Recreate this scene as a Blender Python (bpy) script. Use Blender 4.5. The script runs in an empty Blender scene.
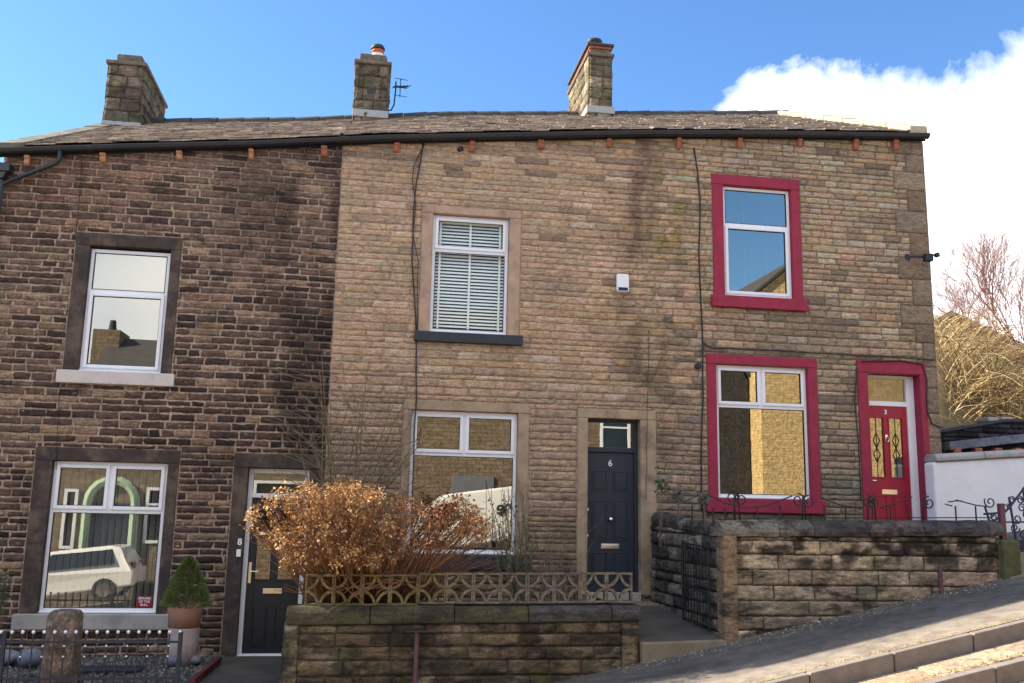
import bpy, math, random
import numpy as np
from mathutils import Vector, Matrix
R=math.radians
rnd=random.Random(7)
sc=bpy.context.scene; COL=sc.collection
# ------------------------------------------------------------------ materials
def newmat(name):
    m=bpy.data.materials.new(name); m.use_nodes=True
    nt=m.node_tree; b=nt.nodes['Principled BSDF']; return m,nt,b
def N(nt,t,**k):
    n=nt.nodes.new(t)
    for a,v in k.items():
        if a in n.inputs: n.inputs[a].default_value=v
        else: setattr(n,a,v)
    return n
def pos(nt,scale=(1,1,1)):
    g=N(nt,'ShaderNodeNewGeometry'); mp=N(nt,'ShaderNodeMapping'); mp.inputs['Scale'].default_value=scale
    nt.links.new(g.outputs['Position'],mp.inputs['Vector']); return mp.outputs['Vector']
def noise(nt,vec,scale,detail=4,rough=.6,dist=0):
    n=N(nt,'ShaderNodeTexNoise'); n.inputs['Scale'].default_value=scale; n.inputs['Detail'].default_value=detail
    n.inputs['Roughness'].default_value=rough; n.inputs['Distortion'].default_value=dist
    nt.links.new(vec,n.inputs['Vector']); return n.outputs['Fac']
def ramp(nt,fac,stops):
    r=N(nt,'ShaderNodeValToRGB'); e=r.color_ramp.elements
    while len(e)<len(stops): e.new(.5)
    for el,(p,c) in zip(e,stops): el.position=p; el.color=(c[0],c[1],c[2],1) if hasattr(c,'__len__') else (c,c,c,1)
    nt.links.new(fac,r.inputs['Fac']); return r.outputs['Color']
def mixc(nt,a,b,fac,mode='MIX'):
    m=N(nt,'ShaderNodeMix',data_type='RGBA',blend_type=mode)
    for ix,v in ((6,a),(7,b),(0,fac)):
        sock=m.inputs[ix]
        if isinstance(v,bpy.types.NodeSocket): nt.links.new(v,sock)
        elif ix==0: sock.default_value=v
        else: sock.default_value=(v[0],v[1],v[2],1)
    return m.outputs[2]
def bump(nt,b,h,strength=.5,dist=.01):
    n=N(nt,'ShaderNodeBump'); n.inputs['Strength'].default_value=strength; n.inputs['Distance'].default_value=dist
    nt.links.new(h,n.inputs['Height']); nt.links.new(n.outputs['Normal'],b.inputs['Normal'])
def attr_mat(name,rough=.9,nscale=45,lo=.72,hi=1.25,bs=.6,bd=.008,big=(2.5,.8,1.15),moss=None,soot=None):
    """per-face stone colours from the mesh, broken by grain, blotches, soot runs"""
    m,nt,b=newmat(name); at=N(nt,'ShaderNodeAttribute',attribute_name='Col'); v=pos(nt)
    f=noise(nt,v,nscale,6,.7); c=mixc(nt,at.outputs['Color'],ramp(nt,f,[(.25,lo),(.75,hi)]),1,'MULTIPLY')
    vb=pos(nt,(1,1,4.5)); fb=noise(nt,vb,nscale*.28,5,.7); fc=noise(nt,vb,nscale*.2,6,.75,.6); c=mixc(nt,c,ramp(nt,fc,[(.455,1),(.485,.45),(.50,.40),(.525,1)]),.55,'MULTIPLY'); c=mixc(nt,c,ramp(nt,fb,[(.34,.62),(.5,1.0),(.68,1.32)]),1,'MULTIPLY')
    fs=noise(nt,v,nscale*2.2,3,.8); c=mixc(nt,c,ramp(nt,fs,[(.30,.35),(.42,1.0),(.62,1.0),(.72,1.35)]),.8,'MULTIPLY')
    f2=noise(nt,v,big[0],5,.65); c=mixc(nt,c,ramp(nt,f2,[(.3,big[1]),(.7,big[2])]),1,'MULTIPLY')
    if soot:
        vs=pos(nt,(soot[0],soot[0],soot[1])); f3=noise(nt,vs,1,5,.7)
        c=mixc(nt,c,(.035,.03,.027),ramp(nt,f3,[(soot[2],0),(soot[2]+.12,soot[3])]))
    if moss:
        f4=noise(nt,v,moss[0],5,.7); c=mixc(nt,c,moss[3],ramp(nt,f4,[(moss[1],0),(moss[1]+.1,moss[2])]))
    nt.links.new(c,b.inputs['Base Color']); b.inputs['Roughness'].default_value=rough
    b.inputs['Specular IOR Level'].default_value=.12
    f5=noise(nt,v,nscale*.8,8,.75); bump(nt,b,f5,bs,bd); return m
def plain(name,col,rough=.6,spec=.4,metal=0,var=.12,nscale=8,bs=0,bd=.004,grime=None,fine=None):
    m,nt,b=newmat(name); v=pos(nt); f=noise(nt,v,nscale,6,.65)
    c=mixc(nt,tuple(col),ramp(nt,f,[(.25,1-var),(.75,1+var)]),1,'MULTIPLY')
    if grime:
        f2=noise(nt,v,grime[0],6,.7); c=mixc(nt,c,grime[3],ramp(nt,f2,[(grime[1],0),(grime[1]+.15,grime[2])]))
    nt.links.new(c,b.inputs['Base Color']); b.inputs['Roughness'].default_value=rough
    b.inputs['Specular IOR Level'].default_value=spec; b.inputs['Metallic'].default_value=metal
    if bs: bump(nt,b,noise(nt,v,fine or nscale*6,6,.7),bs,bd)
    return m
M={}
M['stone_dark']=attr_mat('blackened_stone',.92,30,.45,1.65,1,.022,(3,.8,1.25),soot=(3,5,.53,.6))
M['stone_tan']=attr_mat('tan_stone',.9,32,.70,1.32,1,.018,(1.6,.84,1.14),soot=(1.1,.7,.62,.4))
M['stone_grey']=attr_mat('weathered_stone',.9,32,.66,1.34,1,.018,(2.2,.8,1.15),soot=(1.6,1.1,.6,.5))
M['garden_stone']=attr_mat('garden_wall_stone',.93,26,.6,1.4,1,.015,(3.5,.7,1.2),moss=(2.6,.56,.6,(.10,.10,.035)),soot=(2.2,7,.5,.85))
M['side_stone']=attr_mat('passage_wall_stone',.93,24,.55,1.45,1,.02,(4,.7,1.3),soot=(5,6,.5,.85))
M['stack_stone']=attr_mat('chimney_stone',.93,16,.5,1.4,1,.035,(3.2,.55,1.25),moss=(2.4,.55,.6,(.12,.12,.04)),soot=(4,4,.52,.8))
M['slate']=attr_mat('stone_slate',1.0,20,.7,1.3,.6,.01,(1.5,.8,1.2),moss=(2.2,.62,.4,(.13,.14,.05)))
M['lintel_dark']=plain('sooty_sandstone',(.060,.046,.041),.9,.2,0,.35,6,.7,.01,(2.6,.47,.8,(.15,.108,.08)),30)
M['lintel_tan']=plain('dressed_sandstone',(.42,.29,.205),.9,.2,0,.22,5,.6,.008,(2.4,.52,.6,(.15,.115,.09)),34)
M['lintel_brown']=plain('door_sandstone',(.36,.268,.178),.9,.2,0,.25,5,.6,.008,(2.0,.5,.6,(.11,.09,.07)),34)
M['sill_pale']=plain('pale_painted_sill',(.56,.50,.46),.8,.3,0,.1,5,.3,.005,(7,.56,.5,(.3,.26,.23)),40)
M['sill_grey']=plain('grey_stone_sill',(.36,.335,.31),.9,.2,0,.15,5,.5,.006,(3,.5,.5,(.17,.16,.15)),30)
M['sill_black']=plain('black_painted_sill',(.03,.032,.04),.55,.4,0,.3,9,.5,.006,(6,.6,.5,(.09,.09,.1)),40)
M['maroon']=plain('maroon_masonry_paint',(.30,.031,.062),.85,.3,0,.22,5,.8,.008,(7,.55,.5,(.19,.03,.05)),45)
M['upvc']=plain('white_upvc',(.80,.81,.84),.35,.5,0,.03,3,grime=(6,.62,.25,(.55,.55,.55)))
M['navy']=plain('navy_door_paint',(.018,.026,.040),.45,.45,0,.1,6,.1,.002)
M['black_door']=plain('black_door_skin',(.017,.019,.024),.4,.45,0,.1,6)
M['red_door']=plain('red_door_skin',(.34,.012,.038),.4,.45,0,.08,6)
M['chrome']=plain('brushed_metal',(.75,.72,.68),.25,.5,1,.05,20)
M['brass']=plain('pale_brass',(.8,.72,.55),.28,.5,1,.05,20)
M['gutter']=plain('black_gutter_plastic',(.016,.02,.027),.38,.5,0,.2,4,grime=(3,.62,.3,(.07,.07,.075)))
M['bracket']=plain('red_clay_bracket',(.36,.13,.07),.8,.3,0,.25,14,.5,.005,(11,.55,.6,(.2,.09,.06)))
M['bracket_pale']=plain('pale_clay_bracket',(.46,.22,.11),.85,.3,0,.35,14,.5,.005,(9,.52,.7,(.5,.36,.24)))
M['cable']=plain('black_cable',(.02,.02,.02),.6)
M['white_plastic']=plain('white_plastic',(.8,.8,.82),.4,.5,0,.03)
M['blue_plastic']=plain('dark_blue_plastic',(.015,.03,.09),.3)
M['lead']=plain('pale_lead_flashing',(.34,.335,.33),.6,.4,0,.12,9,.3,.005)
M['ridge']=plain('dark_ridge_tile',(.065,.06,.06),.8,.3,0,.3,7,.5,.006,(4,.58,.5,(.17,.17,.08)))
M['verge_dark']=plain('mossy_verge_stone',(.11,.10,.08),.9,.2,0,.3,6,.6,.01,(3,.48,.7,(.24,.22,.10)))
M['coping']=plain('verge_coping_stone',(.42,.36,.25),.9,.2,0,.2,6,.6,.01,(4,.55,.6,(.17,.16,.07)))
M['iron']=plain('rusted_black_iron',(.028,.026,.026),.6,.4,.3,.3,30,.4,.003,(18,.6,.5,(.10,.05,.03)))
M['green_iron']=plain('flaking_green_iron',(.07,.075,.07),.7,.3,.1,.4,26,.4,.003,(20,.52,.8,(.17,.15,.13)))
M['blue_iron']=plain('dark_blue_iron',(.03,.035,.075),.5,.4,.2,.2,20)
M['rail_iron']=plain('slate_grey_railing_paint',(.03,.036,.052),.5,.4,.1,.2,20)
M['render']=plain('white_wall_render',(.80,.78,.78),.9,.2,0,.07,2,.5,.008,(1.8,.54,.35,(.55,.54,.50)),60)
M['asphalt']=None
M['soil']=plain('garden_soil',(.05,.036,.026),.95,.1,0,.4,12,1,.03)
M['terracotta']=plain('terracotta',(.40,.22,.16),.8,.25,0,.12,6,.3,.004)
M['limed']=plain('limed_clay',(.40,.33,.30),.85,.2,0,.18,7,.3,.004,(5,.5,.6,(.50,.46,.44)))
M['conifer']=plain('conifer_leaf',(.125,.17,.05),.7,.3,0,.5,9)
M['leaf']=plain('evergreen_leaf',(.05,.09,.03),.6,.3,0,.4,12)
M['bark']=plain('brown_bark',(.09,.065,.045),.9,.2,0,.35,14,.6,.006)
M['twig']=plain('dull_twig',(.17,.13,.08),.9,.2,0,.4,9)
M['pinktwig']=plain('reddish_twig',(.27,.14,.11),.9,.2,0,.4,5)
M['redtwig']=plain('rust_twig',(.24,.12,.065),.85,.2,0,.45,12)
M['dryleaf']=attr_mat('dried_leaf',.8,30,.8,1.2,0,.001,(5,.85,1.15))
M['bramble']=attr_mat('straw_bramble',.8,10,.8,1.2,0,.001,(1,.8,1.2))
M['purple']=plain('purple_post_paint',(.13,.055,.065),.6,.35,0,.25,18,.3,.003)
M['block']=attr_mat('concrete_screen_block',.93,26,.6,1.35,.6,.006,(6,.75,1.2),soot=(7,7,.58,.6))
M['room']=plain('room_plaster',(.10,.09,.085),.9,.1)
M['blind']=plain('white_blind',(.84,.84,.80),.6,.3,0,.04)
M['curtain']=plain('grey_curtain',(.35,.36,.36),.8,.2)
M['pot_white']=plain('white_chimney_pot',(.75,.66,.60),.7)
M['pot_red']=plain('red_clay_pot',(.5,.1,.05),.7)
M['cowl']=plain('dark_cowl',(.03,.027,.027),.6)
M['red_sticker']=plain('dark_red_sticker',(.28,.01,.03),.5,var=.03)
M['post_stone']=plain('lichened_post_stone',(.17,.13,.10),.95,.2,0,.45,9,1,.03,(7,.54,.6,(.34,.27,.20)),16)
M['lichen_post']=plain('lichen_mottled_post',(.15,.115,.09),.95,.2,0,.6,14,1,.05,(11,.50,.85,(.42,.31,.24)),13)
M['red_edge']=plain('dull_red_timber',(.11,.03,.03),.85,.2,0,.3,12,.4,.005)
M['dark_stone']=plain('sooted_rubble',(.055,.055,.065),.9,.2,0,.5,5,.8,.03,(6,.56,.7,(.17,.17,.19)),16)
M['moss_wood']=plain('mossy_stone_stub',(.10,.10,.045),.95,.1,0,.3,14,.8,.02,(5,.5,.6,(.17,.15,.10)),20)
M['carpaint']=plain('white_car_paint',(.82,.82,.80),.2,.6,0,.01)
M['tyre']=plain('tyre_rubber',(.02,.02,.02),.8)
M['carglass']=plain('tinted_car_glass',(.012,.014,.015),.06,.8,var=.01)
M['green_paint']=plain('pale_green_stonework',(.38,.50,.36),.7)
M['grey_paint']=plain('grey_door_paint',(.16,.17,.2),.5)
M['bankgrass']=plain('straw_grass_bank',(.20,.15,.08),.95,.1,0,.4,1.5,1,.1,(1.1,.5,.6,(.18,.16,.07)))
M['farstone']=plain('far_pale_stone',(.42,.34,.24),.9,.2,0,.2,3)
M['farroof']=plain('far_stone_roof',(.33,.27,.20),.85,.2,0,.2,3)
def glass(name,refl,tint=1.0,rough=0,fm=2.0):
    m,nt,b=newmat(name); nt.nodes.remove(b); out=nt.nodes['Material Output']
    fr=N(nt,'ShaderNodeFresnel'); fr.inputs['IOR'].default_value=1.5
    ma=N(nt,'ShaderNodeMath',operation='MULTIPLY_ADD'); nt.links.new(fr.outputs[0],ma.inputs[0]); ma.inputs[1].default_value=fm; ma.inputs[2].default_value=refl; ma.use_clamp=True
    gb=N(nt,'ShaderNodeNewGeometry'); iv=N(nt,'ShaderNodeMath',operation='SUBTRACT'); iv.inputs[0].default_value=1; nt.links.new(gb.outputs['Backfacing'],iv.inputs[1]); mm=N(nt,'ShaderNodeMath',operation='MULTIPLY'); nt.links.new(ma.outputs[0],mm.inputs[0]); nt.links.new(iv.outputs[0],mm.inputs[1])
    g=N(nt,'ShaderNodeBsdfGlossy'); g.inputs['Roughness'].default_value=rough; g.inputs['Color'].default_value=(.97,.93,.80,1)
    t=N(nt,'ShaderNodeBsdfTransparent'); t.inputs['Color'].default_value=(tint*.985,tint,tint*.985,1)
    # slow waviness of old and sealed glazing
    v=pos(nt); f=noise(nt,v,3.0,2,.5); bp=N(nt,'ShaderNodeBump'); bp.inputs['Strength'].default_value=.008; bp.inputs['Distance'].default_value=.01
    nt.links.new(f,bp.inputs['Height']); nt.links.new(bp.outputs['Normal'],g.inputs['Normal'])
    mx=N(nt,'ShaderNodeMixShader'); nt.links.new(mm.outputs[0],mx.inputs[0]); nt.links.new(t.outputs[0],mx.inputs[1]); nt.links.new(g.outputs[0],mx.inputs[2])
    nt.links.new(mx.outputs[0],out.inputs['Surface']); return m
M['glass']=glass('window_glass',.13,.8)
M['glass_clear']=glass('clear_window_glass',.0,1,0,1.1); M['glass_blind']=glass('part_coated_window_glass',.26,.75)
M['glass_mirror']=glass('coated_window_glass',.33,.6)
def asphalt():
    m,nt,b=newmat('asphalt'); v=pos(nt)
    f=noise(nt,v,110,4,.85); f2=noise(nt,v,1.3,5,.6)
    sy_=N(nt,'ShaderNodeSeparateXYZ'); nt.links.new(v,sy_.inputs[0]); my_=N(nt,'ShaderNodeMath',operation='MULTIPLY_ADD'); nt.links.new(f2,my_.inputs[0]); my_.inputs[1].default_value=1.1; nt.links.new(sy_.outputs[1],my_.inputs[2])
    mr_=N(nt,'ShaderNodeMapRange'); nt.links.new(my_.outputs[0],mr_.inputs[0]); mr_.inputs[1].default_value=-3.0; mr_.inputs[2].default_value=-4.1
    sun_strip=mixc(nt,(.115,.103,.090),(.30,.25,.195),mr_.outputs[0])  # tan towards the kerb: the sunlit strip, lightened in the base colour
    c=mixc(nt,sun_strip,ramp(nt,f,[(.3,.45),(.75,1.6)]),1,'MULTIPLY'); c=mixc(nt,c,ramp(nt,f2,[(.3,.75),(.7,1.25)]),1,'MULTIPLY')
    vk=N(nt,'ShaderNodeTexVoronoi',feature='DISTANCE_TO_EDGE'); vk.inputs['Scale'].default_value=.45; ns_=N(nt,'ShaderNodeTexNoise'); ns_.inputs['Scale'].default_value=3; nt.links.new(v,ns_.inputs['Vector'])
    va=N(nt,'ShaderNodeVectorMath',operation='MULTIPLY_ADD'); nt.links.new(ns_.outputs['Color'],va.inputs[0]); va.inputs[1].default_value=(.5,.5,.5); nt.links.new(v,va.inputs[2]); nt.links.new(va.outputs[0],vk.inputs['Vector'])
    c=mixc(nt,c,ramp(nt,vk.outputs['Distance'],[(.003,.5),(.010,1)]),.3,'MULTIPLY')
    c=mixc(nt,c,ramp(nt,noise(nt,v,5,6,.7),[(.35,.68),(.6,1.15)]),1,'MULTIPLY')
    vv=N(nt,'ShaderNodeTexVoronoi'); vv.inputs['Scale'].default_value=14; nt.links.new(v,vv.inputs['Vector'])
    sp=ramp(nt,vv.outputs['Distance'],[(.04,1),(.09,0)]); c=mixc(nt,c,(.42,.36,.28),mixc(nt,(0,0,0),sp,ramp(nt,noise(nt,v,3,3,.6),[(.5,0),(.62,.8)])))
    nt.links.new(c,b.inputs['Base Color']); b.inputs['Roughness'].default_value=.9; b.inputs['Specular IOR Level'].default_value=.25
    bump(nt,b,f,.8,.008); return m
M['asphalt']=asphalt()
M['kerb']=plain('gritstone_kerb',(.21,.18,.155),.92,.2,0,.2,7,.7,.01,(5,.55,.55,(.14,.12,.105)),45)
M['setts']=attr_mat('sandstone_setts',.9,30,.75,1.25,.7,.01,(2.5,.8,1.2))
M['flag']=plain('dark_flagstone',(.085,.078,.068),.9,.2,0,.3,3,.6,.01,(2.5,.5,.6,(.06,.06,.05)),26)
M['step']=plain('gritstone_step',(.24,.19,.13),.92,.2,0,.3,6,.7,.01,(3,.5,.6,(.10,.10,.05)),30)
M['gravel']=attr_mat('gravel',.85,30,.8,1.2,.2,.004)

# ------------------------------------------------------------------ mesh helpers
def tagp(o,**k):
    for a,v in k.items():
        if v: o[a]=v
    return o
def root(name,label,cat,loc,group=None,kind=None):
    o=bpy.data.objects.new(name,None); COL.objects.link(o); o.location=loc; o.empty_display_size=.2
    return tagp(o,label=label,category=cat,group=group,kind=kind)
def worldloc(o):
    p=Vector((0,0,0))
    while o: p+=o.location; o=o.parent
    return p
def link(name,me,mat,parent=None,smooth=False,bevel=0,**k):
    n=len(me.vertices); a=np.empty(n*3,'f'); me.vertices.foreach_get('co',a); a=a.reshape(-1,3)
    c=(a.min(0)+a.max(0))/2; c[2]=a[:,2].min(); a-=c; me.vertices.foreach_set('co',a.ravel()); me.update()
    if isinstance(mat,(list,tuple)):
        for m in mat: me.materials.append(m)
    else: me.materials.append(mat)
    o=bpy.data.objects.new(name,me); COL.objects.link(o)
    o.location=Vector(c.tolist())-(worldloc(parent) if parent else Vector((0,0,0)))
    if parent: o.parent=parent
    if smooth: me.polygons.foreach_set('use_smooth',[True]*len(me.polygons))
    if bevel:
        b=o.modifiers.new('bevel','BEVEL'); b.width=bevel; b.segments=2; b.limit_method='ANGLE'
    return tagp(o,**k)
class MB:
    def __init__(s): s.v=[];s.f=[];s.c=[];s.mi=[];s.col=(1,1,1)
    def add(s,vs,fs,col=None,mi=0):
        o=len(s.v); s.v+= [tuple(p) for p in vs]; s.f+=[tuple(i+o for i in f) for f in fs]
        s.c+=[col or s.col]*len(vs); s.mi+=[mi]*len(fs); return s
    def box(s,x0,x1,y0,y1,z0,z1,col=None,mi=0,dz=0):
        "dz: rise of the x1 end"
        vs=[(x0,y0,z0),(x1,y0,z0+dz),(x1,y1,z0+dz),(x0,y1,z0),(x0,y0,z1),(x1,y0,z1+dz),(x1,y1,z1+dz),(x0,y1,z1)]
        return s.add(vs,[(0,3,2,1),(4,5,6,7),(0,1,5,4),(1,2,6,5),(2,3,7,6),(3,0,4,7)],col,mi)
    def prism(s,poly,h0,h1,axis='y',col=None,mi=0):
        n=len(poly)
        def P(p,h): return {'y':(p[0],h,p[1]),'x':(h,p[0],p[1]),'z':(p[0],p[1],h)}[axis]
        vs=[P(p,h0) for p in poly]+[P(p,h1) for p in poly]
        return s.add(vs,[tuple(range(n)),tuple(range(2*n-1,n-1,-1))]+[(i,i+n,(i+1)%n+n,(i+1)%n) for i in range(n)],col,mi)
    def tube(s,pts,r,n=6,col=None,mi=0,cap=True,r1=None):
        pts=[Vector(p) for p in pts]; m=len(pts); vs=[];fs=[]
        prev=None
        for i,p in enumerate(pts):
            t=(pts[min(i+1,m-1)]-pts[max(i-1,0)]); t=t.normalized() if t.length>1e-9 else Vector((0,0,1))
            if prev is None:
                a=Vector((0,0,1)) if abs(t.z)<.9 else Vector((1,0,0)); u=t.cross(a).normalized()
            else: u=(prev-t*prev.dot(t)).normalized()
            prev=u; w=t.cross(u); rr=r if r1 is None else r+(r1-r)*i/(m-1)
            for k in range(n):
                an=2*math.pi*k/n; vs.append(p+(u*math.cos(an)+w*math.sin(an))*rr)
        for i in range(m-1):
            for k in range(n): fs.append((i*n+k,i*n+(k+1)%n,(i+1)*n+(k+1)%n,(i+1)*n+k))
        if cap: fs+= [tuple(range(n-1,-1,-1)),tuple(range((m-1)*n,m*n))]
        return s.add(vs,fs,col,mi)
    def lathe(s,prof,c,n=20,col=None,mi=0,axis='z'):
        vs=[];fs=[]
        for r,h in prof:
            for k in range(n):
                a=2*math.pi*k/n
                vs.append((c[0]+r*math.cos(a),c[1]+r*math.sin(a),c[2]+h) if axis=='z' else (c[0]+r*math.cos(a),c[1]+h,c[2]+r*math.sin(a)))
        m=len(prof)
        for i in range(m-1):
            for k in range(n): fs.append((i*n+k,i*n+(k+1)%n,(i+1)*n+(k+1)%n,(i+1)*n+k))
        fs+=[tuple(range(n-1,-1,-1)),tuple(range((m-1)*n,m*n))]
        return s.add(vs,fs,col,mi)
    def mesh(s,name):
        me=bpy.data.meshes.new(name); me.from_pydata(s.v,[],s.f)
        if any(s.mi): me.polygons.foreach_set('material_index',s.mi)
        ca=me.attributes.new('Col','FLOAT_COLOR','POINT')
        arr=np.ones((len(s.v),4),'f'); arr[:,:3]=np.array(s.c,'f').reshape(-1,3); ca.data.foreach_set('color',arr.ravel())
        return me
    def obj(s,name,mat,parent=None,**k): return link(name,s.mesh(name),mat,parent,**k)
def box_obj(name,b,mat,parent=None,bevel=.006,**k): return MB().box(*b).obj(name,mat,parent,bevel=bevel,**k)
def arc(cx,cz,r,a0,a1,n=10): return [(cx+r*math.cos(R(a0+(a1-a0)*i/n)),cz+r*math.sin(R(a0+(a1-a0)*i/n))) for i in range(n+1)]
def spiral(cx,cz,r0,r1,a0,turns,n=22):
    return [(cx+(r0+(r1-r0)*i/n)*math.cos(R(a0)+turns*2*math.pi*i/n),cz+(r0+(r1-r0)*i/n)*math.sin(R(a0)+turns*2*math.pi*i/n)) for i in range(n+1)]
def text_mesh(txt,size,loc,rot=(math.pi/2,0,0),depth=.003,align='CENTER',bold=0):
    cu=bpy.data.curves.new('txt','FONT'); cu.body=txt; cu.size=size; cu.extrude=depth; cu.align_x=align; cu.offset=bold
    o=bpy.data.objects.new('t',cu); COL.objects.link(o)
    bpy.context.view_layer.update()
    me=bpy.data.meshes.new_from_object(o.evaluated_get(bpy.context.evaluated_depsgraph_get()))
    bpy.data.objects.remove(o); me.transform(Matrix.Translation(loc)@Matrix.Rotation(rot[2],4,'Z')@Matrix.Rotation(rot[0],4,'X')); me.materials.clear(); return me

# ---- value noise in numpy for shaping stones
_t=np.random.RandomState(3).rand(64,64,64).astype('f')
def vn(p):
    p=np.asarray(p); i=np.floor(p).astype(int); f=p-i; f=f*f*(3-2*f); r=0
    for dx in (0,1):
        for dy in (0,1):
            for dz in (0,1):
                w=(f[...,0] if dx else 1-f[...,0])*(f[...,1] if dy else 1-f[...,1])*(f[...,2] if dz else 1-f[...,2])
                r=r+w*_t[(i[...,0]+dx)&63,(i[...,1]+dy)&63,(i[...,2]+dz)&63]
    return r
def fbm(p,o=3): 
    p=np.asarray(p,dtype=float); return sum(vn(p*2**k+k*7.3)/2**k for k in range(o))/sum(1/2**k for k in range(o))

class Stones:
    """rock-faced stones standing proud of a mortar bed. frame: origin o, along u, up z, outward w"""
    def __init__(s,o,u,w): s.o=np.array(o,float); s.u=np.array(u,float); s.w=np.array(w,float); s.z=np.array((0,0,1.)); s.V=[];s.F=[];s.C=[];s.n=0
    def W(s,a,b,c): return s.o+np.multiply.outer(a,s.u)+np.multiply.outer(b,s.z)+np.multiply.outer(c,s.w)
    def stone(s,u0,u1,z0,z1,col,joint=.01,proud=.012,bulge=.012,rough=.01,wob=.004,seed=0,z1b=None,cell=.055,z0b=None,fine=9):
        if u1-u0<.02 or z1-z0<.018: return
        L=u1-u0; nu=max(3,int(L/cell))+3; nv=max(3,int((z1-z0)/(cell*.7)))+3
        j=joint/2
        # normalised coords with skirt ring + edge ring
        def axis(n,a,b): 
            t=np.linspace(0,1,n-2); return np.concatenate(([0],t,[1]))
        tu=axis(nu,0,1); tv=axis(nv,0,1)
        A,B=np.meshgrid(tu,tv,indexing='ij')
        uu=u0+j+(L-2*j)*A
        if z1b is None: z1b=z1
        if z0b is None: z0b=z0
        top=z1+(z1b-z1)*A-j; bot=z0+(z0b-z0)*A+j
        zz=bot+(top-bot)*B
        P=np.stack([uu*fine,zz*fine*1.3,np.full_like(uu,seed*3.1)],-1)
        # ragged edges
        uu=uu+(fbm(P+11)-.5)*2*wob*1.5; zz=zz+(fbm(P+23)-.5)*2*wob
        e=np.minimum(1,np.minimum(np.minimum(A,1-A)*L,np.minimum(B,1-B)*(z1-z0))/.016)
        ww=proud*(.8+.2*e)+bulge*(.35+.65*e)*(fbm(P*.6+5)*1.7-.35)+rough*e*(fbm(P*3.1,2)-.5)*2
        ww[0,:]=ww[-1,:]=-.02; ww[:,0]=ww[:,-1]=-.02
        k=s.n+np.arange(nu*nv).reshape(nu,nv)
        s.V.append(s.W(uu,zz,ww).reshape(-1,3))
        q=np.stack([k[:-1,:-1],k[1:,:-1],k[1:,1:],k[:-1,1:]],-1).reshape(-1,4); s.F.append(q)
        s.C.append(np.tile(np.array(col,float),(nu*nv,1))); s.n+=nu*nv
    def flat(s,u0,u1,z0f,z1f,colf,holes=(),step=.12,w=0.0):
        us=sorted(set([round(x,4) for x in np.arange(u0,u1,step)]+[u1]+[h[i] for h in holes for i in (0,1) if u0<h[i]<u1]))
        zlo=min(z0f(u0),z0f(u1)); zhi=max(z1f(x) for x in us)
        zs=sorted(set([round(x,4) for x in np.arange(zlo,zhi,step)]+[zhi]+[h[i] for h in holes for i in (2,3)]))
        for a,b in zip(us[:-1],us[1:]):
            if b-a<1e-4: continue
            for c,d in zip(zs[:-1],zs[1:]):
                if d-c<1e-4: continue
                m=((a+b)/2,(c+d)/2)
                if any(h[0]<m[0]<h[1] and h[2]<m[1]<h[3] for h in holes): continue
                lo=[max(c,z0f(a)),max(c,z0f(b))]; hi=[min(d,z1f(a)),min(d,z1f(b))]
                if hi[0]<=lo[0] and hi[1]<=lo[1]: continue
                hi=[max(h,l) for h,l in zip(hi,lo)]
                P=s.W(np.array([a,b,b,a]),np.array([lo[0],lo[1],hi[1],hi[0]]),np.full(4,w))
                s.V.append(P); s.F.append(np.array([[s.n,s.n+1,s.n+2,s.n+3]])); 
                s.C.append(np.array([colf(a,c),colf(b,c),colf(b,d),colf(a,d)],float)); s.n+=4
    def courses(s,u0,u1,z0,zt,hr,lr,colf,holes=(),rg=None,u0f=None,base=None,hs=None,j0=None,j1=None,**k):
        U0,U1=u0,u1; ci=-1
        rg=rg or rnd; z=z0; zmax=max(zt(u0),zt(u1),zt((u0+u1)/2)); cnt=0
        while z<zmax:
            ci+=1; h=hs[ci%len(hs)] if hs else rg.uniform(*hr)
            if j0: u0=U0+j0[ci%len(j0)]
            if j1: u1=U1+j1[ci%len(j1)]
            u=u0-rg.uniform(0,lr[0]*.8)
            while u<u1:
                L=rg.uniform(*lr)*(1.35 if rg.random()<.12 else 1); a,b=max(u,u0),min(u+L,u1); u+=L
                if b-a<.03: continue
                if u1-b<.06: b=u1; u=u1
                ta,tb=min(z+h,zt(a)),min(z+h,zt(b)); lo=z
                ba=bb=z
                if base:
                    ba,bb=max(z,base(a)),max(z,base(b))
                    if max(ba,bb)>z+h-.02: continue
                if ta-z<.03 or tb-z<.03: 
                    continue
                segs=[(a,b,ba,ta,bb,tb)]
                for H in holes:
                    out=[]
                    for (p,q,l,t,l2,t2) in segs:
                        if q<=H[0]+1e-4 or p>=H[1]-1e-4 or t<=H[2]+.004 or l>=H[3]-.004: out.append((p,q,l,t,l2,t2)); continue
                        if p<H[0]-.02: out.append((p,H[0],l,t,l2,t2))
                        if q>H[1]+.02: out.append((H[1],q,l,t,l2,t2))
                        pp,qq=max(p,H[0]),min(q,H[1])
                        if l<H[2]-.02: out.append((pp,qq,l,H[2],l2,H[2]))
                        if t>H[3]+.02: out.append((pp,qq,H[3],t,H[3],t2))
                    segs=out
                for (p,q,l,t,l2,t2) in segs:
                    cnt+=1; kk=dict(k)
                    kf=kk.pop('kf',None)
                    if kf: kk.update(kf((p+q)/2,(l+t)/2))
                    s.stone(p,q,l,t,colf((p+q)/2,(l+t)/2,rg),seed=cnt,z1b=t2,z0b=l2,**kk)
            z+=h
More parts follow.
